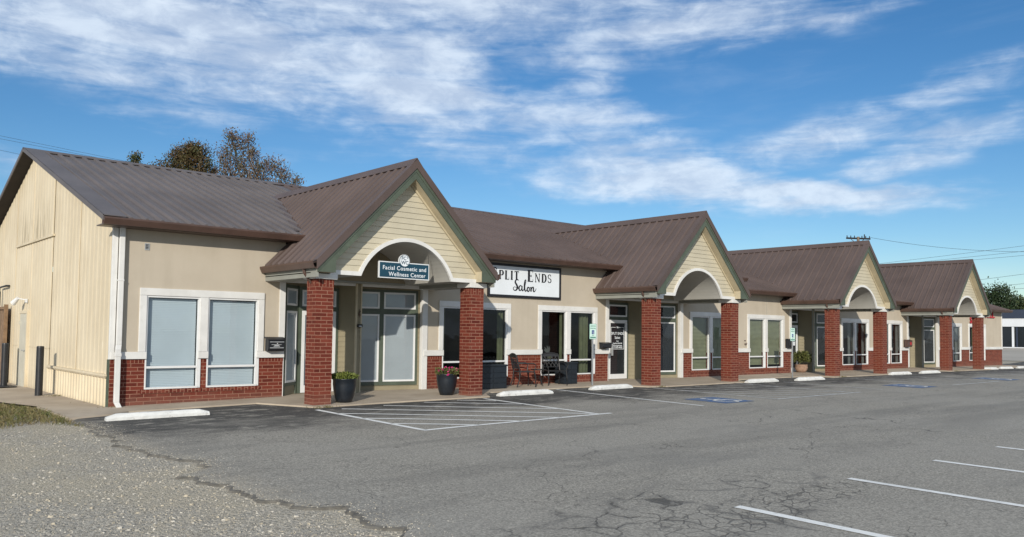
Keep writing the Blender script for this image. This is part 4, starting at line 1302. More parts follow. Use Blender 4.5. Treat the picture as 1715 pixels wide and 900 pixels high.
def stroke_quads(mb, pts, y, fn):
    """pts = (x, z, width) ; flat ribbon of changing width"""
    L = []; Rr = []
    for i, (x, z, wd) in enumerate(pts):
        if i == 0: t = Vector((pts[1][0] - x, pts[1][1] - z))
        elif i == len(pts) - 1: t = Vector((x - pts[-2][0], z - pts[-2][1]))
        else: t = Vector((pts[i + 1][0] - pts[i - 1][0], pts[i + 1][1] - pts[i - 1][1]))
        t.normalize(); n_ = Vector((-t.y, t.x)) * wd / 2
        L.append((x + n_.x, z + n_.y)); Rr.append((x - n_.x, z - n_.y))
    for i in range(len(pts) - 1):
        mb.face([fn(*Rr[i]), fn(*Rr[i + 1]), fn(*L[i + 1]), fn(*L[i])])
def arcp(cx, cz, rx, rz, a0, a1, w0, w1, n_=14):
    """ribbon arc; thick where the stroke runs vertically"""
    out = []
    for i in range(n_ + 1):
        a = R(a0 + (a1 - a0) * i / n_)
        k = abs(math.cos(a))
        out.append((cx + rx * math.cos(a), cz + rz * math.sin(a), w0 + (w1 - w0) * k ** 1.3))
    return out
TH, TN = .235, .09
def vbar(x, z0, z1, wd=TH): return [(x, z0, wd), (x, z1, wd)]
def hbar(x0, x1, z, wd=TN): return [(x0, z, wd), (x1, z, wd)]
def serif(x, z, h=.13): return hbar(x - h, x + h, z)
GLY = {
 'S': (.58, [arcp(.29, .74, .20, .235, 20, 270, TN, .12), arcp(.29, .265, .22, .24, 90, -160, TN, .13), vbar(.475, .66, .86, .03), vbar(.075, .14, .36, .03)]),
 'P': (.66, [vbar(.17, 0, 1), serif(.17, .02, .15), hbar(.03, .40, .98), hbar(.17, .40, .47), arcp(.38, .725, .20, .255, 90, -90, TN, TH)]),
 'L': (.62, [vbar(.17, 0, 1), serif(.17, .98, .15), hbar(.03, .58, .02), vbar(.565, 0, .26, .04)]),
 'I': (.36, [vbar(.18, 0, 1), serif(.18, .98, .15), serif(.18, .02, .15)]),
 'T': (.66, [vbar(.33, 0, 1), hbar(.03, .63, .98), serif(.33, .02, .15), vbar(.05, .82, 1.0, .05), vbar(.61, .82, 1.0, .05)]),
 'E': (.66, [vbar(.17, 0, 1), hbar(.03, .58, .98), hbar(.03, .60, .02), hbar(.17, .44, .51), vbar(.565, .78, 1, .04), vbar(.585, 0, .24, .04), vbar(.43, .40, .62, .035)]),
 'N': (.80, [vbar(.14, 0, 1, TN), vbar(.66, 0, 1, TN), [(.13, 1.0, .15), (.65, .0, .15)], serif(.14, .02, .11), serif(.66, .98, .11), hbar(.02, .2, .98)]),
 'D': (.72, [vbar(.17, 0, 1), hbar(.03, .34, .98), hbar(.03, .34, .02), arcp(.33, .5, .30, .48, 90, -90, TN, TH)]),
}
mb = MB()
lay = 0
def place_word(word, x, z, hs, depth, kx=1.0):
    """first letter taller"""
    for i, ch in enumerate(word):
        h_ = hs[0] if i == 0 else hs[1]
        wdt, strokes = GLY[ch]
        sxx = h_ * kx
        for k, st in enumerate(strokes):
            fn = lambda a, b_, x=x, z=z, h_=h_, sxx=sxx, k=k: (x + a * sxx, -.048 - .0006 * k, z + b_ * h_)
            stroke_quads(mb, st, 0, fn)
        x += wdt * sxx + .045
    return x
xe = place_word('SPLIT', 10.06, 2.985, (.33, .255), 0, 1.10)
xe = place_word('ENDS', 11.43, 2.965, (.335, .255), 0, 1.14)
mb.build('sign_lettering', 'sign_black', S1, recalc=False)
# script "Salon"
mb = MB()
def curve(pts, n_=8):
    out = []
    P_ = [pts[0]] + pts + [pts[-1]]
    for i in range(1, len(P_) - 2):
        for k in range(n_):
            t = k / n_
            q = []
            for c_ in range(3):
                a, b_, c2, d_ = P_[i - 1][c_], P_[i][c_], P_[i + 1][c_], P_[i + 2][c_]
                q.append(.5 * ((2 * b_) + (-a + c2) * t + (2 * a - 5 * b_ + 4 * c2 - d_) * t * t + (-a + 3 * b_ - 3 * c2 + d_) * t ** 3))
            out.append(tuple(q))
    out.append(pts[-1]); return out
SC = [
 [(.34, .93, .03), (.28, 1.02, .03), (.16, .98, .05), (.10, .80, .07), (.20, .62, .08), (.26, .42, .08), (.16, .22, .06), (.02, .22, .04), (-.04, .36, .03), (.05, .46, .025), (.20, .40, .025), (.34, .34, .03)],
 [(.58, .52, .04), (.48, .58, .05), (.38, .44, .06), (.40, .24, .06), (.50, .22, .04), (.58, .40, .04), (.60, .56, .05), (.59, .34, .06), (.64, .20, .05), (.74, .34, .03), (.84, .70, .03), (.88, .98, .03), (.82, 1.0, .04), (.78, .72, .07), (.79, .34, .07), (.86, .18, .05), (.94, .28, .03), (1.0, .46, .04), (.98, .30, .06), (1.04, .18, .06), (1.13, .24, .05), (1.13, .42, .05), (1.05, .50, .04), (1.0, .42, .03), (1.10, .46, .03), (1.22, .46, .03), (1.26, .50, .05), (1.27, .34, .07), (1.26, .18, .06), (1.30, .38, .04), (1.40, .52, .05), (1.45, .44, .06), (1.44, .26, .06), (1.50, .18, .05), (1.60, .30, .03), (1.66, .44, .02)],
]
for st in SC:
    stroke_quads(mb, curve([(a, b_, c_ * 1.6) for a, b_, c_ in st]), 0, lambda a, b_: (10.90 + a * .54, -.049, 2.60 + b_ * .40))
mb.build('sign_lettering', 'sign_black', S1, recalc=False)

# hanging teal sign in the first arch
S2 = empty('hanging_sign', (5.68, -2.05, 3.03))
tag(S2, 'dark teal hanging sign reading Facial Cosmetic and Wellness Center under the first arch', 'sign')
yh = -2.06
sxl, sxr, szb, szt = 5.03, 6.42, 2.655, 3.035
mb = MB()
def disc(mb, cx, cz, r_, y0, y1, n_=32):
    mb.prism([(cx + r_ * math.cos(2 * math.pi * i / n_), cz + r_ * math.sin(2 * math.pi * i / n_)) for i in range(n_)], 'y', y0, y1)
mb.box(sxl, sxr, yh, yh + .04, szb, szt); disc(mb, 5.72, 3.075, .150, yh - .002, yh + .042)
mb.build('sign_edge', 'sign_silver', S2)
MB().box(sxl + .022, sxr - .022, yh - .004, yh - .001, szb + .022, szt - .022).build('sign_face', 'sign_teal', S2)
mb = MB(); disc(mb, 5.72, 3.075, .142, yh - .0065, yh - .0025); mb.build('emblem_rim', 'sign_teal', S2)
mb = MB(); disc(mb, 5.72, 3.075, .130, yh - .009, yh - .0066); mb.build('emblem_disc', 'sign_white', S2)
text_mesh('FC', .115, (5.695, yh - .011, 3.095), 'sign_teal', S2, extrude=.001, offset=.002)
text_mesh('S', .065, (5.795, yh - .011, 3.125), 'sign_teal', S2, extrude=.001, offset=.001)
text_mesh('WC', .115, (5.722, yh - .011, 2.995), 'sign_teal', S2, extrude=.001, offset=.002)
text_mesh('Facial Cosmetic and', .132, (5.728, yh - .008, 2.85), 'sign_white', S2, extrude=.0015, offset=.0012, sx=1.0, spacing=1.12)
text_mesh('Wellness Center', .132, (5.80, yh - .008, 2.71), 'sign_white', S2, extrude=.0015, offset=.0012, sx=1.0, spacing=1.12)
mb = MB()
for x in (sxl + .01, sxr - .01): mb.tube([(x, yh + .02, 3.03), (x, yh + .02, 3.25 if x > 5.7 else 3.28)], .006, 6)
mb.build('hanger_rod', 'dark_metal', S2)

# red channel letters on the last shop
S3 = empty('red_letter_sign', (47.4, -.03, 2.9))
tag(S3, 'red raised letters reading GRILL on the tan wall of the farthest shop', 'sign')
text_mesh('GRILL', .62, (49.85, -.05, 2.70), 'red_letter', S3, extrude=.02, align='RIGHT', offset=.012, sx=1.35)
text_mesh('S', .52, (45.95, -.05, 2.32), 'red_letter', S3, extrude=.02, align='LEFT', offset=.012, sx=1.2)

# ------------------------------------------------------------------ mailboxes
def mailbox(x0, x1, z0, z1, label, mat_='black_plastic', style=0):
    t = empty('mailbox', ((x0 + x1) / 2, -.06, z0))
    tag(t, label, 'mailbox', 'mailboxes by the shop doors')
    y0 = -.060
    dp = .17
    mb = MB()
    zm = (z1 - z0)
    mb.prism([(y0, z0), (y0 - dp * .85, z0), (y0 - dp, z0 + zm * .2), (y0 - dp, z0 + zm * .78), (y0 - dp * .75, z0 + zm * .92), (y0, z0 + zm * .92)], 'x', x0 + .012, x1 - .012)
    mb.build('mailbox_body', mat_, t, bevel=.004)
    mb = MB()
    mb.prism([(y0, z0 + zm * .93), (y0 - dp * 1.12, z0 + zm * .80), (y0 - dp * 1.12, z0 + zm * .84), (y0 - dp * .5, z1 + .0), (y0, z1 + .01)], 'x', x0 - .01, x1 + .01)
    mb.build('mailbox_lid', mat_, t, bevel=.004)
    xm = (x0 + x1) / 2
    if style == 1:
        yf = y0 - dp
        mb = MB(); mb.box(x0 + .05, x1 - .03, yf - .012, yf, z0 + zm * .64, z0 + zm * .70); mb.box(x0 + .05, x1 - .04, yf - .012, yf, z0 + zm * .21, z0 + zm * .28)
        mb.build('trim_bar', 'galv_metal', t)
        mb = MB(); mb.box(x0 + .09, x1 - .09, yf - .003, yf, z0 + zm * .465, z0 + zm * .485)
        mb.box(x0 + .16, x1 - .15, yf - .003, yf, z0 + zm * .405, z0 + zm * .435); mb.box(x0 + .14, x1 - .13, yf - .003, yf, z0 + zm * .345, z0 + zm * .375)
        disc(mb, xm + .02, z0 + zm * .56, .012, yf - .004, yf)
        mb.build('label_sticker', 'sign_silver', t)
    if style == 2:
        MB().box(x0 + .26, x1 - .05, y0 - dp - .004, y0 - dp, z0 + zm * .25, z0 + zm * .70).build('label_sticker', 'sign_silver', t)
    if style == 3:
        mb = MB(); disc(mb, xm + .08, z0 + zm * .48, .085, y0 - dp - .008, y0 - dp); mb.build('red_emblem', 'red_letter', t)
mailbox(3.28, 3.70, .955, 1.27, 'black wall mailbox with grey bars above the belt course, leftmost shop front', style=1)
mailbox(14.57, 15.0, .985, 1.165, 'low flat black mailbox beside the salon door')
mailbox(25.88, 26.36, .975, 1.33, 'tall dark mailbox with a pale sticker behind the second parking sign', style=2)
mailbox(37.15, 37.72, .975, 1.34, 'dark brown mailbox with a round red emblem left of the farthest entrance', 'gutter_brown', style=3)
kp = empty('wall_box', (5.74, -.06, 1.5)); tag(kp, 'small black box with a lens on the narrow siding strip beside the first shop door', 'wall box')
MB().box(5.675, 5.80, -.15, -.066, 1.53, 1.61).build('box_body', 'black_plastic', kp, bevel=.01)
MB().box(5.70, 5.77, -.154, -.15, 1.545, 1.57).build('box_lens', 'galv_metal', kp)
orn = MB().tube([(5.74, -.08, 1.98), (5.76, -.085, 1.92), (5.72, -.085, 1.87), (5.755, -.085, 1.82), (5.73, -.08, 1.77)], [.008, .016, .018, .014, .006], 6).tube([(5.70, -.08, 1.90), (5.78, -.08, 1.93)], .006, 5).tube([(5.70, -.08, 1.83), (5.78, -.08, 1.85)], .006, 5).build('wall_ornament', 'gutter_brown')
tag(orn, 'small brown curly ornament on the siding strip beside the first shop windows', 'ornament')

# ------------------------------------------------------------------ parking signs
def ada_sign(x, y, zt, label, w_=.30, h_=.46):
    g_ = gh(x, y)
    t = empty('parking_sign', (x, y, g_))
    tag(t, label, 'sign', 'accessible parking signs')
    MB().prism([(x - .03, y - .012), (x + .03, y - .012), (x + .018, y + .018), (x - .018, y + .018)], 'z', g_ - .05, zt - .02).build('sign_post', 'galv_metal', t)
    mb = MB(); yf = y - .018
    def rr(x0, x1, z0, z1, rad, y0, y1):
        pts = []
        for (cx, cz, a0) in ((x1 - rad, z1 - rad, 0), (x0 + rad, z1 - rad, 90), (x0 + rad, z0 + rad, 180), (x1 - rad, z0 + rad, 270)):
            for k in range(5): pts.append((cx + rad * math.cos(R(a0 + k * 22.5)), cz + rad * math.sin(R(a0 + k * 22.5))))
        mb.prism(pts, 'y', y0, y1)
    x0, x1, z1 = x - w_ / 2, x + w_ / 2, zt; z0 = zt - h_
    rr(x0, x1, z0, z1, .03, yf, yf + .004)
    mb.build('sign_plate', 'sign_green_text', t)
    mb = MB(); rr(x0 + .012, x1 - .012, z0 + .012, z1 - .012, .024, yf - .002, yf - .0004); mb.build('sign_face', 'sign_pale_green', t)
    text_mesh('RESERVED', .052, (x, yf - .004, z1 - .085), 'sign_green_text', t, extrude=.0006, offset=.001)
    text_mesh('PARKING', .058, (x, yf - .004, z1 - .155), 'sign_green_text', t, extrude=.0006, offset=.001)
    MB().box(x - .055, x + .055, yf - .004, yf - .0022, z0 + .15, z0 + .27).build('symbol_panel', 'sign_blue', t)
    wheelchair(lambda u, v: (x - .05 + u * .1, yf - .005, z0 + .155 + v * .11), .1).build('wheelchair_symbol', 'sign_white', t, recalc=False)
    text_mesh('ONLY', .042, (x, yf - .004, z0 + .10), 'sign_green_text', t, extrude=.0006, offset=.001)
    MB().box(x0 + .03, x1 - .03, yf - .004, yf - .0022, z0 + .035, z0 + .075).build('permit_line', 'sign_green_text', t)
ada_sign(13.02, -1.21, 1.74, 'reserved parking sign on a steel post in front of the salon window')
ada_sign(23.62, -1.64, 1.76, 'reserved parking sign on a steel post near the shrub pot, farther along the shop fronts', .34, .50)

# ------------------------------------------------------------------ wheel stops
def wheel_stop(x, y, ang, label, L=1.80):
    t = MB()
    h_, bw, tw = .120, .085, .055
    n_ = 14
    secs = []
    rnd = random.Random(int(x * 10))
    for i in range(n_ + 1):
        s_ = -L / 2 + L * i / n_
        end = min(i, n_ - i)
        sc = .55 if end == 0 else (.97 if end == 1 else 1.0)
        j = lambda a: a + rnd.uniform(-.004, .004)
        sx_ = s_ + (.04 if i == 1 else -.04 if i == n_ - 1 else 0)
        secs.append([(sx_, j(-bw), 0), (sx_, j(-bw * .97), h_ * .45 * sc), (sx_, j(-tw * .9), j(h_ * .9) * sc), (sx_, j(-tw * .4), j(h_) * sc), (sx_, j(tw * .4), j(h_) * sc), (sx_, j(tw * .9), j(h_ * .9) * sc), (sx_, j(bw * .97), h_ * .45 * sc), (sx_, j(bw), 0)])
    for i in range(n_):
        for k in range(7):
            t.face([secs[i][k], secs[i + 1][k], secs[i + 1][k + 1], secs[i][k + 1]])
    t.face(secs[0]); t.face(list(reversed(secs[-1])))
    o = t.build('wheel_stop', 'concrete_white')
    o.location = (x, y, gh(x, y)); o.rotation_euler = (0, math.atan2(gh(x - .5, y) - gh(x + .5, y), 1), ang)
    tag(o, label, 'wheel stop', 'white concrete wheel stops')
    return o
WS = [(.30, -2.11, -.10, 'white concrete wheel stop in front of the leftmost pair of pale blinds'),
      (9.28, -2.38, -.02, 'white wheel stop in front of the patio chairs and brick wall'),
      (12.82, -2.14, .04, 'white wheel stop at the foot of the salon parking sign post'),
      (20.0, -2.57, -.03, 'white wheel stop just right of the second porch, by the olive blinds'),
      (22.83, -2.78, -.03, 'white wheel stop in front of the shrub pot and second parking sign'),
      (30.9, -2.52, -.05, 'white wheel stop just right of the third porch'),
      (33.8, -2.60, -.05, 'white wheel stop left of the farthest porch, by the red emblem mailbox'),
      (42.6, -2.17, -.10, 'white wheel stop touching the right column of the farthest porch'),
      (45.1, -2.12, -.10, 'white wheel stop near the end corner of the building, between two others'),
      (47.6, -2.17, -.04, 'white wheel stop farthest right, past the end of the building')]
for a in WS: wheel_stop(*a, L=1.8 if a[0] < 42 else 1.5)

# ------------------------------------------------------------------ plants and pots
def leaves(mb, n_, pos_fn, size, rnd, up_bias=.3):
    for _ in range(n_):
        p_, dirn = pos_fn(rnd)
        s_ = size * rnd.uniform(.6, 1.25)
        d_ = Vector((rnd.uniform(-1, 1), rnd.uniform(-1, 1), rnd.uniform(-.6, 1) + up_bias)) * .7 + Vector(dirn)
        if d_.length < .05: continue
        d_.normalize()
        sd_ = d_.cross(Vector((rnd.uniform(-1, 1), rnd.uniform(-1, 1), rnd.uniform(-1, 1))))
        if sd_.length < .05: continue
        sd_.normalize()
        p_ = Vector(p_)
        mb.face([p_, p_ + d_ * s_ * .5 + sd_ * s_ * .28, p_ + d_ * s_, p_ + d_ * s_ * .5 - sd_ * s_ * .28])

def planter(x, y, label, kind):
    z = gh(x, y) + .03
    t = empty('planter', (x, y, z)); tag(t, label, 'planter', 'tall dark planters')
    prof_ = [(.165, 0), (.20, .10), (.235, .25), (.252, .38), (.255, .49), (.262, .50), (.262, .52), (.235, .52), (.23, .47), (0.01, .46)]
    MB().lathe(prof_, x, y, z, 28).build('planter_pot', 'planter_blue', t, smooth=True)
    rnd = random.Random(int(x * 100))
    mb = MB()
    if kind == 'green':
        def pf(r_):
            a = r_.uniform(0, 6.283); q = .25 * math.sqrt(r_.random())
            return (x + q * math.cos(a) * 1.1, y + q * math.sin(a) * 1.1, z + .50 + r_.uniform(0, .13) * (1.2 - q * 2)), (math.cos(a) * .6, math.sin(a) * .6, .5)
        leaves(mb, 900, pf, .055, rnd)
        mb.build('foliage', 'leaf_yellowgreen', t, recalc=False)
    else:
        def pf(r_):
            a = r_.uniform(0, 6.283); q = .26 * math.sqrt(r_.random())
            return (x + q * math.cos(a) * 1.1, y + q * math.sin(a) * 1.1, z + .49 + r_.uniform(0, .15)), (math.cos(a) * .8, math.sin(a) * .8, .3)
        leaves(mb, 600, pf, .05, rnd)
        mb.build('foliage', 'leaf_olive', t, recalc=False)
        mb = MB()
        for (fx, fy_, fz) in [(-.22, -.12, .62), (-.12, -.2, .56), (.0, -.16, .60), (.07, -.08, .66), (.16, -.14, .58), (.22, .0, .55), (-.05, .02, .68), (-.2, .06, .60), (.13, .08, .65), (-.15, -.24, .50), (.2, -.16, .63)]:
            for _ in range(9):
                c_ = Vector((x + fx + rnd.uniform(-.02, .02), y + fy_ + rnd.uniform(-.02, .02), z + fz + rnd.uniform(-.015, .015)))
                d_ = Vector((rnd.uniform(-1, 1), rnd.uniform(-1, 1), rnd.uniform(-.3, 1))).normalized(); s_ = .030
                sd_ = d_.cross(Vector((.3, .9, .2))).normalized()
                mb.face([c_, c_ + d_ * s_ * .6 + sd_ * s_ * .6, c_ + d_ * s_, c_ + d_ * s_ * .6 - sd_ * s_ * .6])
        mb.build('blossom', 'petal_pink', t, recalc=False)
planter(4.28, -1.95, 'tall dark planter of yellow green leaves beside the first brick column', 'green')
planter(7.30, -1.66, 'tall dark planter of pink flowers left of the second brick column', 'pink')

def shrub_pot(x, y, label, big=True):
    z = gh(x, y) + .03
    t = empty('potted_shrub', (x, y, z)); tag(t, label, 'potted plant', 'potted shrubs by the third entrance')
    MB().lathe([(.17, 0), (.24, .1), (.27, .2), (.25, .29), (.27, .31), (.26, .33), (.22, .32), (.01, .3)], x, y, z, 20).build('plant_pot', 'terracotta', t, smooth=True)
    rnd = random.Random(int(x * 77)); mb = MB()
    R0 = .40 if big else .30
    def pf(r_):
        a = r_.uniform(0, 6.283); e = r_.uniform(-.5, 1.4); q = R0 * (.4 + .6 * r_.random())
        return (x + q * math.cos(a) * math.cos(e) * 1.25, y + q * math.sin(a) * math.cos(e), z + .55 + q * math.sin(e) * .85), (math.cos(a), math.sin(a), .4)
    leaves(mb, 1300, pf, .085, rnd)
    mb.build('foliage', 'leaf_olive' if big else 'leaf_dark', t, recalc=False)
shrub_pot(27.25, .02, 'rounded green shrub in a brown clay pot against the tan siding')
shrub_pot(29.85, .0, 'dark leafy shrub in a pot half hidden behind a brick column', False)

# ------------------------------------------------------------------ patio furniture
def patio_chair(x, y, rz, label, group='black metal patio chairs'):
    """faces local -y"""
    z = gh(x, y) + .03
    t = empty('patio_chair', (x, y, z), rz); tag(t, label, 'chair', group)
    m_ = 'dark_metal'
    sw, sd_, sh = .285, .22, .43
    mb = MB(); mb.prism([(-sw, -sd_), (sw, -sd_), (sw * .9, sd_), (-sw * .9, sd_)], 'z', sh - .02, sh)
    for k in range(7):
        xk = -sw * .85 + k * sw * 1.7 / 6
        mb.box(xk - .012, xk + .012, -sd_, sd_, sh, sh + .006)
    local(mb.build('seat', m_, t, bevel=.008))
    mb = MB()
    bx = sw * .95
    mb.tube([(-bx, sd_, sh), (-bx, sd_ + .05, .62), (-bx * .97, sd_ + .11, .88), (-bx * .5, sd_ + .125, .925), (0, sd_ + .13, .935), (bx * .5, sd_ + .125, .925), (bx * .97, sd_ + .11, .88), (bx, sd_ + .05, .62), (bx, sd_, sh)], .019, 8)
    mb.tube([(-bx, sd_ + .03, .52), (bx, sd_ + .03, .52)], .012, 6)
    mb.hexa([(-bx, sd_ + .105, .83), (bx, sd_ + .105, .83), (bx, sd_ + .125, .83), (-bx, sd_ + .125, .83), (-bx * .96, sd_ + .12, .915), (bx * .96, sd_ + .12, .915), (bx * .96, sd_ + .138, .915), (-bx * .96, sd_ + .138, .915)])
    n_ = 5
    yb = lambda zz: sd_ + .03 + (zz - .52) * .25
    zA, zB_ = .52, .83
    # lattice
    for k in range(-3, 6):
        for sgn in (1, -1):
            x0 = -bx + k * .115; z0 = zA; x1 = x0 + (zB_ - zA) * .75; z1 = zB_
            if sgn < 0: x0, x1 = -x0, -x1
            pts = []
            for q in range(9):
                tt = q / 8; xx = x0 + (x1 - x0) * tt; zz = z0 + (z1 - z0) * tt
                if abs(xx) <= bx: pts.append((xx, yb(zz), zz))
            if len(pts) > 1: mb.tube([pts[0], pts[-1]], .0095, 5)
    local(mb.build('backrest', m_, t))
    for sx_ in (-1, 1):
        local(MB().tube([(sx_ * sw, -sd_ + .01, sh), (sx_ * (sw + .01), -sd_ - .03, .2), (sx_ * (sw + .015), -sd_ - .02, 0)], [.020, .016, .019], 8).build('leg', m_, t))
        local(MB().tube([(sx_ * bx, sd_, sh), (sx_ * bx, sd_ + .02, .2), (sx_ * (bx + .02), sd_ + .09, 0)], [.020, .016, .019], 8).build('leg', m_, t))
        local(MB().tube([(sx_ * bx, sd_ + .055, .66), (sx_ * (sw + .045), sd_ - .06, .665), (sx_ * (sw + .05), -sd_ + .06, .66), (sx_ * (sw + .04), -sd_ - .02, .62), (sx_ * (sw + .02), -sd_, .52), (sx_ * sw, -sd_ + .02, sh)], .017, 8).build('armrest', m_, t))
patio_chair(10.84, -.60, R(68), 'black metal patio chair seen side on, left of the small table')
patio_chair(12.05, -.60, R(-20), 'black metal patio chair with a lattice back facing the lot')
ttb = empty('side_table', (11.42, -.58, gh(11.42, -.6) + .03)); tag(ttb, 'small round black side table between two patio chairs', 'table')
tz = gh(11.28, -.6) + .03
MB().lathe([(.01, .46), (.22, .46), (.235, .47), (.235, .482), (.01, .485)], 11.42, -.58, tz, 24).build('table_top', 'dark_metal', ttb)
for k in range(3):
    a = k * 2.094 + .4
    MB().tube([(11.42 + .16 * math.cos(a), -.58 + .16 * math.sin(a), tz + .465), (11.42 + .10 * math.cos(a), -.58 + .10 * math.sin(a), tz + .22), (11.42 + .23 * math.cos(a), -.58 + .23 * math.sin(a), tz)], .010, 6).build('leg', 'dark_metal', ttb)

def deck_box(x0, x1, y0, y1, h_, label):
    z = gh(x0, y0) + .03
    t = empty('storage_box', ((x0 + x1) / 2, (y0 + y1) / 2, z)); tag(t, label, 'storage box', 'dark outdoor storage boxes')
    mb = MB()
    mb.box(x0 + .02, x1 - .02, y0 + .02, y1 - .02, z, z + h_ - .05)
    n_ = 4; st = (h_ - .10) / n_
    for k in range(n_):
        za = z + .02 + k * st
        xm_ = (x0 + x1) / 2
        mb.box(x0 + .05, xm_ - .015, y0 + .005, y0 + .02, za, za + st - .022); mb.box(xm_ + .015, x1 - .05, y0 + .005, y0 + .02, za, za + st - .022)
        mb.box(x0 + .005, x0 + .02, y0 + .05, y1 - .05, za, za + st - .022)
        mb.box(x1 - .02, x1 - .005, y0 + .05, y1 - .05, za, za + st - .022)
    mb.build('box_body', 'deckbox', t, bevel=.005)
    MB().prism([(x0, z + h_ - .05), (x1, z + h_ - .05), (x1, z + h_ - .01), (x1 - .03, z + h_), (x0 + .03, z + h_), (x0, z + h_ - .01)], 'y', y0, y1).build('box_lid', 'deckbox', t, bevel=.006)
deck_box(8.95, 9.98, -.88, -.30, .66, 'dark blue grey storage box behind the second brick column')
deck_box(12.52, 13.10, -.56, -.10, .66, 'dark blue grey storage box right of the lattice back chair')

# vase with dried leaves in the salon window
vs = empty('vase', (12.62, .22, .66)); tag(vs, 'small pale vase with silvery leaves behind the salon window glass', 'vase')
MB().lathe([(.05, 0), (.075, .06), (.06, .13), (.03, .17), (.035, .19)], 12.62, .22, .65, 16).build('vase_body', 'curtain_olive', vs, smooth=True)
mb = MB(); rnd = random.Random(3)
for k in range(7):
    a = rnd.uniform(-1.2, .4); q = rnd.uniform(.15, .30)
    p0 = Vector((12.62, .22, .83)); p1 = p0 + Vector((math.sin(a) * q, rnd.uniform(-.04, .04), math.cos(a) * q)); sd_ = Vector((.03, .0, .02))
    mb.face([p0, (p0 + p1) / 2 + sd_, p1, (p0 + p1) / 2 - sd_])
mb.build('dried_leaf', 'curtain_white', vs, recalc=False)

# ------------------------------------------------------------------ left side things
def bollard(x, y, label, top_=.93):
    z = gh(x, y)
    o = MB().lathe([(.082, 0), (.082, top_ - z - .02), (.078, top_ - z), (.06, top_ - z + .008), (.005, top_ - z + .01)], x, y, z, 20).build('bollard', 'black_plastic', smooth=False)
    tag(o, label, 'bollard', 'black bollards along the side wall')
bollard(-.42, 4.05, 'black bollard between the side door and the skirted wall end', .98)
bollard(-.45, 8.02, 'black bollard in front of the brown timber gate', .98)
mt_ = MB().box(-.85, -.25, 7.35, 8.25, gh(-.5, 0) + .022, gh(-.5, 0) + .04).build('door_mat', 'black_plastic', bevel=.006); tag(mt_, 'thin black door mat at the side door', 'door mat')
gt = empty('timber_gate', (-.2, 9.9, -.25)); tag(gt, 'brown vertical board timber gate beside the cream metal wall', 'gate')
mb = MB()
for k in range(13): mb.box(-.17, -.14, 9.80 + k * .30, 9.80 + k * .30 + .285, -.22, 1.93 + .0)
mb.build('gate_boards', 'wood_brown', gt)
MB().box(-.22, -.12, 9.72, 9.795, -.25, 2.08).box(-.22, -.12, 9.795, 13.8, 1.935, 2.02).build('gate_frame', 'wood_brown', gt, bevel=.005)
pp = MB().tube([(-.12, 11.2, 2.05), (-.12, 11.2, 2.62), (-.12, 10.2, 2.64), (-.05, 10.1, 2.64)], .03, 8).tube([(-.12, 11.05, 2.05), (-.12, 11.05, 2.50)], .02, 6).build('vent_pipe', 'dark_metal')
tag(pp, 'dark bent pipe against the cream wall above the timber gate', 'pipe')
lt = empty('security_light', (-.08, 7.8, 2.16)); tag(lt, 'small white security light on an arm above the side door', 'light')
MB().box(-.09, -.04, 7.62, 7.70, 2.10, 2.20).tube([(-.07, 7.66, 2.17), (-.20, 7.75, 2.20), (-.24, 7.9, 2.19)], .014, 6).build('light_arm', 'white_frame', lt)
MB().tube([(-.22, 7.88, 2.22), (-.30, 8.06, 2.08)], [.045, .075], 12).build('lamp_head', 'white_frame', lt)

# ------------------------------------------------------------------ trees
def limb(mb, a, b_, r0, r1, rnd, seg=5, wob=.12):
    a = Vector(a); b_ = Vector(b_); L = (b_ - a).length
    pts = []; rs = []
    for i in range(seg + 1):
        t = i / seg
        j = Vector((rnd.uniform(-1, 1), rnd.uniform(-1, 1), rnd.uniform(-1, 1))) * wob * L * (0 if i in (0, seg) else .35)
        pts.append(a.lerp(b_, t) + j); rs.append(r0 + (r1 - r0) * t)
    mb.tube(pts, rs, 7)
    return pts

def tree(name, base, h_trunk, clumps, leaf, n_leaf, size, label, seed, fill=1.0, trunk_r=.22, cat='tree', group=None):
    rnd = random.Random(seed)
    t = empty(name, base); tag(t, label, cat, group)
    mb = MB()
    bs = Vector(base); fork = bs + Vector((0, 0, h_trunk))
    limb(mb, bs - Vector((0, 0, .3)), fork, trunk_r, trunk_r * .7, rnd, 5, .04)
    lf = MB()
    for (c_, rad) in clumps:
        c_ = Vector(c_)
        pts = limb(mb, fork, c_, trunk_r * .3, .022, rnd, 6, .3)
        for _ in range(7):
            q = c_ + Vector((rnd.gauss(0, .6), rnd.gauss(0, .6), rnd.gauss(0, .6))) * rad
            limb(mb, rnd.choice(pts[3:]), q, .018, .006, rnd, 4, .3)
        # sprays of leaves on small twigs
        nsp = int(n_leaf * rad)
        for _ in range(nsp):
            d_ = Vector((rnd.gauss(0, 1), rnd.gauss(0, 1), rnd.gauss(0, 1))).normalized()
            q = c_ + d_ * rad * (rnd.random() ** .45) * rnd.uniform(.75, 1.15)
            def pf(r_, q=q, d_=d_):
                return q + Vector((r_.gauss(0, 1), r_.gauss(0, 1), r_.gauss(0, 1))) * size * 1.1, d_ * .3
            leaves(lf, int(7 * fill), pf, size, rnd)
    mb.build('trunk', 'bark', t, smooth=True)
    lf.build('crown', leaf, t, recalc=False)
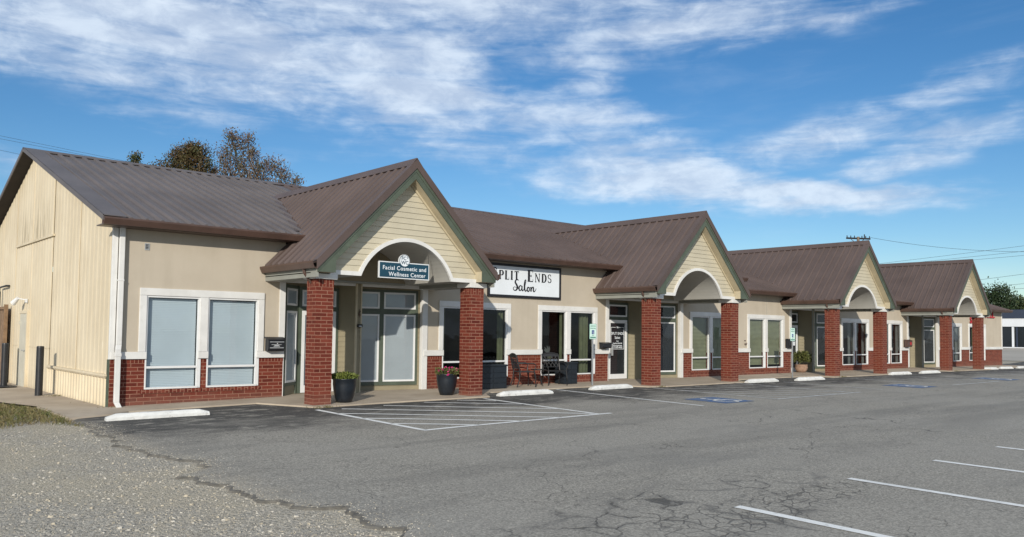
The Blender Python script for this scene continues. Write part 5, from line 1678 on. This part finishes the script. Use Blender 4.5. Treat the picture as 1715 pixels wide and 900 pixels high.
tree('oak_tree', (8.6, 19.5, -.2), 3.6,
     [((8.25, 19.30, 9.10), 0.67), ((8.75, 19.10, 9.15), 0.65), ((7.60, 19.40, 8.55), 0.59), ((8.30, 18.90, 8.45), 0.92), ((9.15, 19.20, 8.35), 0.70), ((6.95, 19.60, 8.25), 0.45), ((8.50, 19.20, 9.50), 0.39), ((7.90, 19.30, 9.15), 0.32), ((8.90, 19.20, 7.85), 0.86), ((7.70, 19.30, 7.75), 0.86), ((6.10, 19.80, 8.40), 0.28), ((6.20, 19.80, 8.85), 0.17), ((6.00, 19.80, 8.05), 0.30)],
     'leaf_autumn', 330, .095, 'dense brown green tree rising behind the ridge of the grey metal roof', 5, 1.2)
tree('oak_tree', (11.4, 18.6, -.2), 3.6,
     [((9.75, 18.70, 9.35), 0.46), ((10.20, 18.60, 9.85), 0.48), ((10.75, 18.50, 10.20), 0.34), ((10.00, 18.60, 10.30), 0.29), ((9.80, 18.70, 8.65), 0.63), ((10.90, 18.40, 9.60), 0.39), ((11.35, 18.30, 9.05), 0.41), ((11.90, 18.10, 9.10), 0.46), ((12.30, 18.00, 8.70), 0.41), ((12.85, 17.80, 8.45), 0.25), ((10.70, 18.40, 8.55), 0.63), ((11.40, 18.20, 8.45), 0.48), ((12.20, 18.00, 8.05), 0.37), ((10.45, 18.50, 9.10), 0.41)],
     'leaf_faded', 210, .095, 'thin tree with sparse faded leaves right of the dense tree behind the roof', 11, .9, .18)

# far trees beyond the road on the right
tree('broad_tree', (109, 20.3, .6), 2.0,
     [((107.2, 22.0, 5.0), 2.0), ((108.8, 20.6, 6.3), 1.8), ((110.0, 18.9, 6.6), 1.7), ((109.3, 18.2, 5.2), 1.9), ((108.0, 20.4, 4.4), 2.2), ((110.6, 17.4, 5.4), 1.3)],
     'leaf_dark', 150, .30, 'dark green broad tree far right beyond the building end', 21, 1.0, .35, group=None)
tree('broad_tree', (112, 14.5, .6), 2.0,
     [((111.2, 16.2, 5.1), 1.6), ((111.8, 14.5, 5.6), 1.9), ((112.5, 12.5, 5.2), 1.9), ((111.5, 14.8, 4.0), 2.0), ((112.9, 10.6, 4.6), 1.8), ((110.6, 17.9, 4.2), 1.4)],
     'leaf_olive', 150, .30, 'olive yellow tree at the right edge above the navy building', 22, 1.0, .35)

# ------------------------------------------------------------------ neighbour building on the right
nb = empty('neighbour_building', (88, 5, .5)); tag(nb, 'flat roofed shop with navy parapet, white band and dark glass front at the far right', 'building')
nbx = 85.6
gN = .52
def nbox(name, y0, y1, z0, z1, dx0, dx1, mat_, par):
    return MB().box(nbx + dx0, nbx + dx1, y0, y1, z0, z1).build(name, mat_, par)
nbox('wall', -14, 14.5, gN - .2, 4.2, .35, 8, 'navy_panel', nb)
nbox('parapet', -14, 14.6, 3.50, 4.33, .0, 8.1, 'navy_panel', nb)
nbox('white_band', -14, 14.55, 2.66, 3.48, .1, .34, 'white_panel', nb)
nbox('kerb', -14, 14.5, gN - .1, gN + .12, -.3, .3, 'white_panel', nb)
yy = 14.2
while yy > -13:
    sf = nbox('window', yy - 1.5, yy, gN + .14, 2.62, .28, .33, 'glass_far', nb)
    nbox('mullion', yy - .06, yy + .06, gN + .14, 2.64, .2, .34, 'navy_panel', nb)
    yy -= 1.5
nbox('pillar', 9.95, 10.12, gN + .14, 2.64, .12, .34, 'white_panel', nb)

# ------------------------------------------------------------------ utility pole and wires
up_ = empty('utility_pole', (65.4, 15.8, 0)); tag(up_, 'timber utility pole top with a crossarm showing above the third porch roof', 'utility pole')
MB().tube([(65.4, 15.8, -.2), (65.4, 15.8, 10.25)], [.17, .12], 10).build('pole', 'bark', up_)
ca, cb = Vector((64.96, 16.68, 10.17)), Vector((65.82, 14.90, 10.03))
mb = MB(); mb.tube([ca, cb], .085, 6); mb.build('crossarm', 'dark_metal', up_)
for k in range(7):
    q = ca.lerp(cb, .04 + k * .153)
    if k == 3: continue
    MB().lathe([(.03, 0), (.05, .06), (.035, .12), (.05, .16), (.01, .2)], q.x, q.y, q.z + .05, 8).build('insulator', 'dark_metal', up_)
MB().tube([(65.4, 15.8, 9.55), (65.45, 15.3, 10.0)], .03, 5).tube([(65.4, 15.8, 9.55), (65.1, 16.3, 10.05)], .03, 5).build('brace', 'dark_metal', up_)
mb = MB(); mb.tube([(65.62, 15.35, 10.1), (65.62, 15.35, 10.45)], .05, 6); mb.build('surge_arrester', 'dark_metal', up_)

def wire(a, b_, sag, r_, label, group):
    a = Vector(a); b_ = Vector(b_); pts = []
    for i in range(21):
        t = i / 20; p_ = a.lerp(b_, t); p_.z -= sag * 4 * t * (1 - t); pts.append(p_)
    o = MB().tube(pts, r_ * .6, 5).build('power_line', 'wire_black')
    tag(o, label, 'power line', group)
def ext(a, b_, k0, k1):
    a = Vector(a); b_ = Vector(b_); d_ = b_ - a
    return a + d_ * k0, a + d_ * k1
wire((65.8, 14.9, 10.15), (82.0, -6.0, 10.3), 1.4, .022, 'thin wire running right from the crossarm of the timber pole', None)
WB = [((72.59, 16.91, 8.56), (76.55, 6.21, 9.75)), ((72.59, 16.91, 8.33), (76.55, 6.21, 9.27)), ((72.59, 16.91, 8.16), (76.55, 6.22, 8.9))]
nm = ['topmost', 'middle', 'lowest']
for k, (a, b_) in enumerate(WB):
    a2, b2 = ext(a, b_, -1.0, 1.6)
    wire(a2, b2, .12, .020, '%s of the three thin wires just above the farthest porch ridge' % nm[k], 'power lines over the farthest porch')
WC = [((61.3, 4.67, 5.89), (62.16, 1.98, 6.26), 'upper thin wire at the right edge above the dark tree'), ((61.42, 4.32, 5.35), (62.16, 1.99, 5.56), 'wire at the right edge crossing the top of the dark tree'),
      ((61.48, 4.14, 5.08), (62.16, 1.99, 5.22), 'lowest wire at the right edge, across the far trees')]
for a, b_, lb in WC:
    a2, b2 = ext(a, b_, -2.0, 4.0)
    wire(a2, b2, .1, .018, lb, 'power lines in front of the far trees')
WL = [((2.18, 26.52, 10.35), (8.18, 25.13, 9.65), 'upper wire of the close pair above the left gable'), ((2.19, 26.52, 10.21), (8.19, 25.13, 9.56), 'lower wire of the close pair above the left gable'),
      ((2.2, 26.51, 9.67), (3.4, 26.3, 9.52), 'single wire meeting the left gable just below its peak'), ((2.29, 26.5, 7.4), (2.76, 26.42, 7.34), 'low wire at the left edge beside the rear roof slope')]
for i, (a, b_, lb) in enumerate(WL):
    k1 = 3 if i < 2 else 8
    a2, b2 = ext(a, b_, -k1 * .8, k1)
    wire(a2, b2, .0, .011, lb, 'power lines behind the left gable')

# ------------------------------------------------------------------ grass, pebbles, weeds
rnd = random.Random(99)
mb = MB()
def blade(x, y, h_, z):
    a = rnd.uniform(0, 6.283); w_ = rnd.uniform(.004, .008)
    lx, ly = rnd.gauss(0, .5) * h_, rnd.gauss(0, .5) * h_
    dx, dy = math.cos(a) * w_, math.sin(a) * w_
    mb.face([(x - dx, y - dy, z), (x + dx, y + dy, z), (x + lx * .5 + dx * .6, y + ly * .5 + dy * .6, z + h_ * .65), (x + lx, y + ly, z + h_)])
cnt = 0
while cnt < 15000:
    x = rnd.uniform(-4.2, -1.02); y = rnd.uniform(-2.7, 4.2)
    xe_ = -1.06 if y < 0.9 else -1.06 - (y - .9) * .25
    lo = -2.5 + .5 * math.sin(x * 3)
    if x > xe_ or y < lo + (-.9 - x) * .55 - .1: continue
    dn = min(1.0, (y - (lo + (-.9 - x) * .55 - .1)) / .6)
    if rnd.random() > .25 + .75 * dn: continue
    blade(x, y, rnd.uniform(.03, .10) * (.5 + .5 * dn), gh(x, y) - .03)
    cnt += 1
tag(mb.build('grass_patch', 'grass_blade', recalc=False), 'patch of short dry grass between the gravel and the side pad', 'grass', kind='stuff')
mb = MB()
for (cx, cy, n_, sp_) in [(3.5, -2.5, 90, .16), (14.8, -2.42, 50, .12), (26.0, -2.40, 70, .15), (37.4, -2.4, 60, .15), (-.13, 3.6, 60, .14), (8.3, -.05, 40, .2), (.0, -.1, 20, .1), (19.2, -2.3, 40, .15), (-.1, 1.2, 25, .3)]:
    for _ in range(n_):
        x = cx + rnd.gauss(0, sp_); y = cy + rnd.gauss(0, sp_ * .35)
        blade(x, y, rnd.uniform(.02, .07), gh(x, y) + .005)
tag(mb.build('weeds', 'grass_blade', recalc=False), 'sparse weeds growing at the foot of columns and walls', 'weeds', kind='stuff')
# loose stones on the gravel and a scatter on the asphalt edge
mb = MB()
def stone(x, y, s_, z):
    ang = rnd.uniform(0, 6.28); ca_, sa_ = math.cos(ang), math.sin(ang)
    k = len(mb.v)
    hx, hy, hz = s_ * rnd.uniform(.7, 1.2), s_ * rnd.uniform(.5, .9), s_ * rnd.uniform(.35, .7)
    base_ = [(-1, -.6, 0), (.2, -1, 0), (1, -.2, 0), (.7, .8, 0), (-.5, 1, 0)]
    for (a, b_, c_) in base_:
        a *= hx * rnd.uniform(.8, 1.1); b_ *= hy * rnd.uniform(.8, 1.1)
        mb.v.append((x + a * ca_ - b_ * sa_, y + a * sa_ + b_ * ca_, z - .004))
    for (a, b_, c_) in base_:
        a *= hx * rnd.uniform(.3, .75); b_ *= hy * rnd.uniform(.3, .75)
        mb.v.append((x + a * ca_ - b_ * sa_, y + a * sa_ + b_ * ca_, z + hz * rnd.uniform(.7, 1.1)))
    for i in range(5):
        j = (i + 1) % 5
        mb.f.append([k + i, k + j, k + 5 + j, k + 5 + i]); mb.mi.append(mb.cur)
    mb.f.append([k + 5, k + 6, k + 7, k + 8, k + 9]); mb.mi.append(mb.cur)
for _ in range(26000):
    y = rnd.uniform(-14.6, 0) if rnd.random() < .75 else rnd.uniform(-14.6, -7)
    x = edge_x(y) + .04 - abs(rnd.gauss(0, 2.3))
    if x < -8: continue
    if y > -3 and x < -1.4 and y > -2.2: continue
    mb.cur = rnd.choice((0, 1, 1, 2))
    stone(x, y, min(.034, rnd.expovariate(1 / .0046) + .0035), gh(x, y) - .03)
for _ in range(2600):
    y = rnd.uniform(-14, -2); x = edge_x(y) + .03 + rnd.expovariate(1 / .14)
    mb.cur = rnd.choice((0, 1, 2))
    stone(x, y, rnd.uniform(.003, .010), gh(x, y))
simple('stone_light', (.44, .41, .35), .9, .2, 30, 60, .2)
simple('stone_mid', (.28, .26, .22), .9, .25, 30, 60, .2)
simple('stone_tan', (.38, .335, .255), .9, .25, 30, 60, .2)
tag(mb.build('loose_gravel', ['stone_light', 'stone_mid', 'stone_tan'], recalc=False), 'loose pale crushed stones over the gravel lot', 'gravel', kind='stuff')
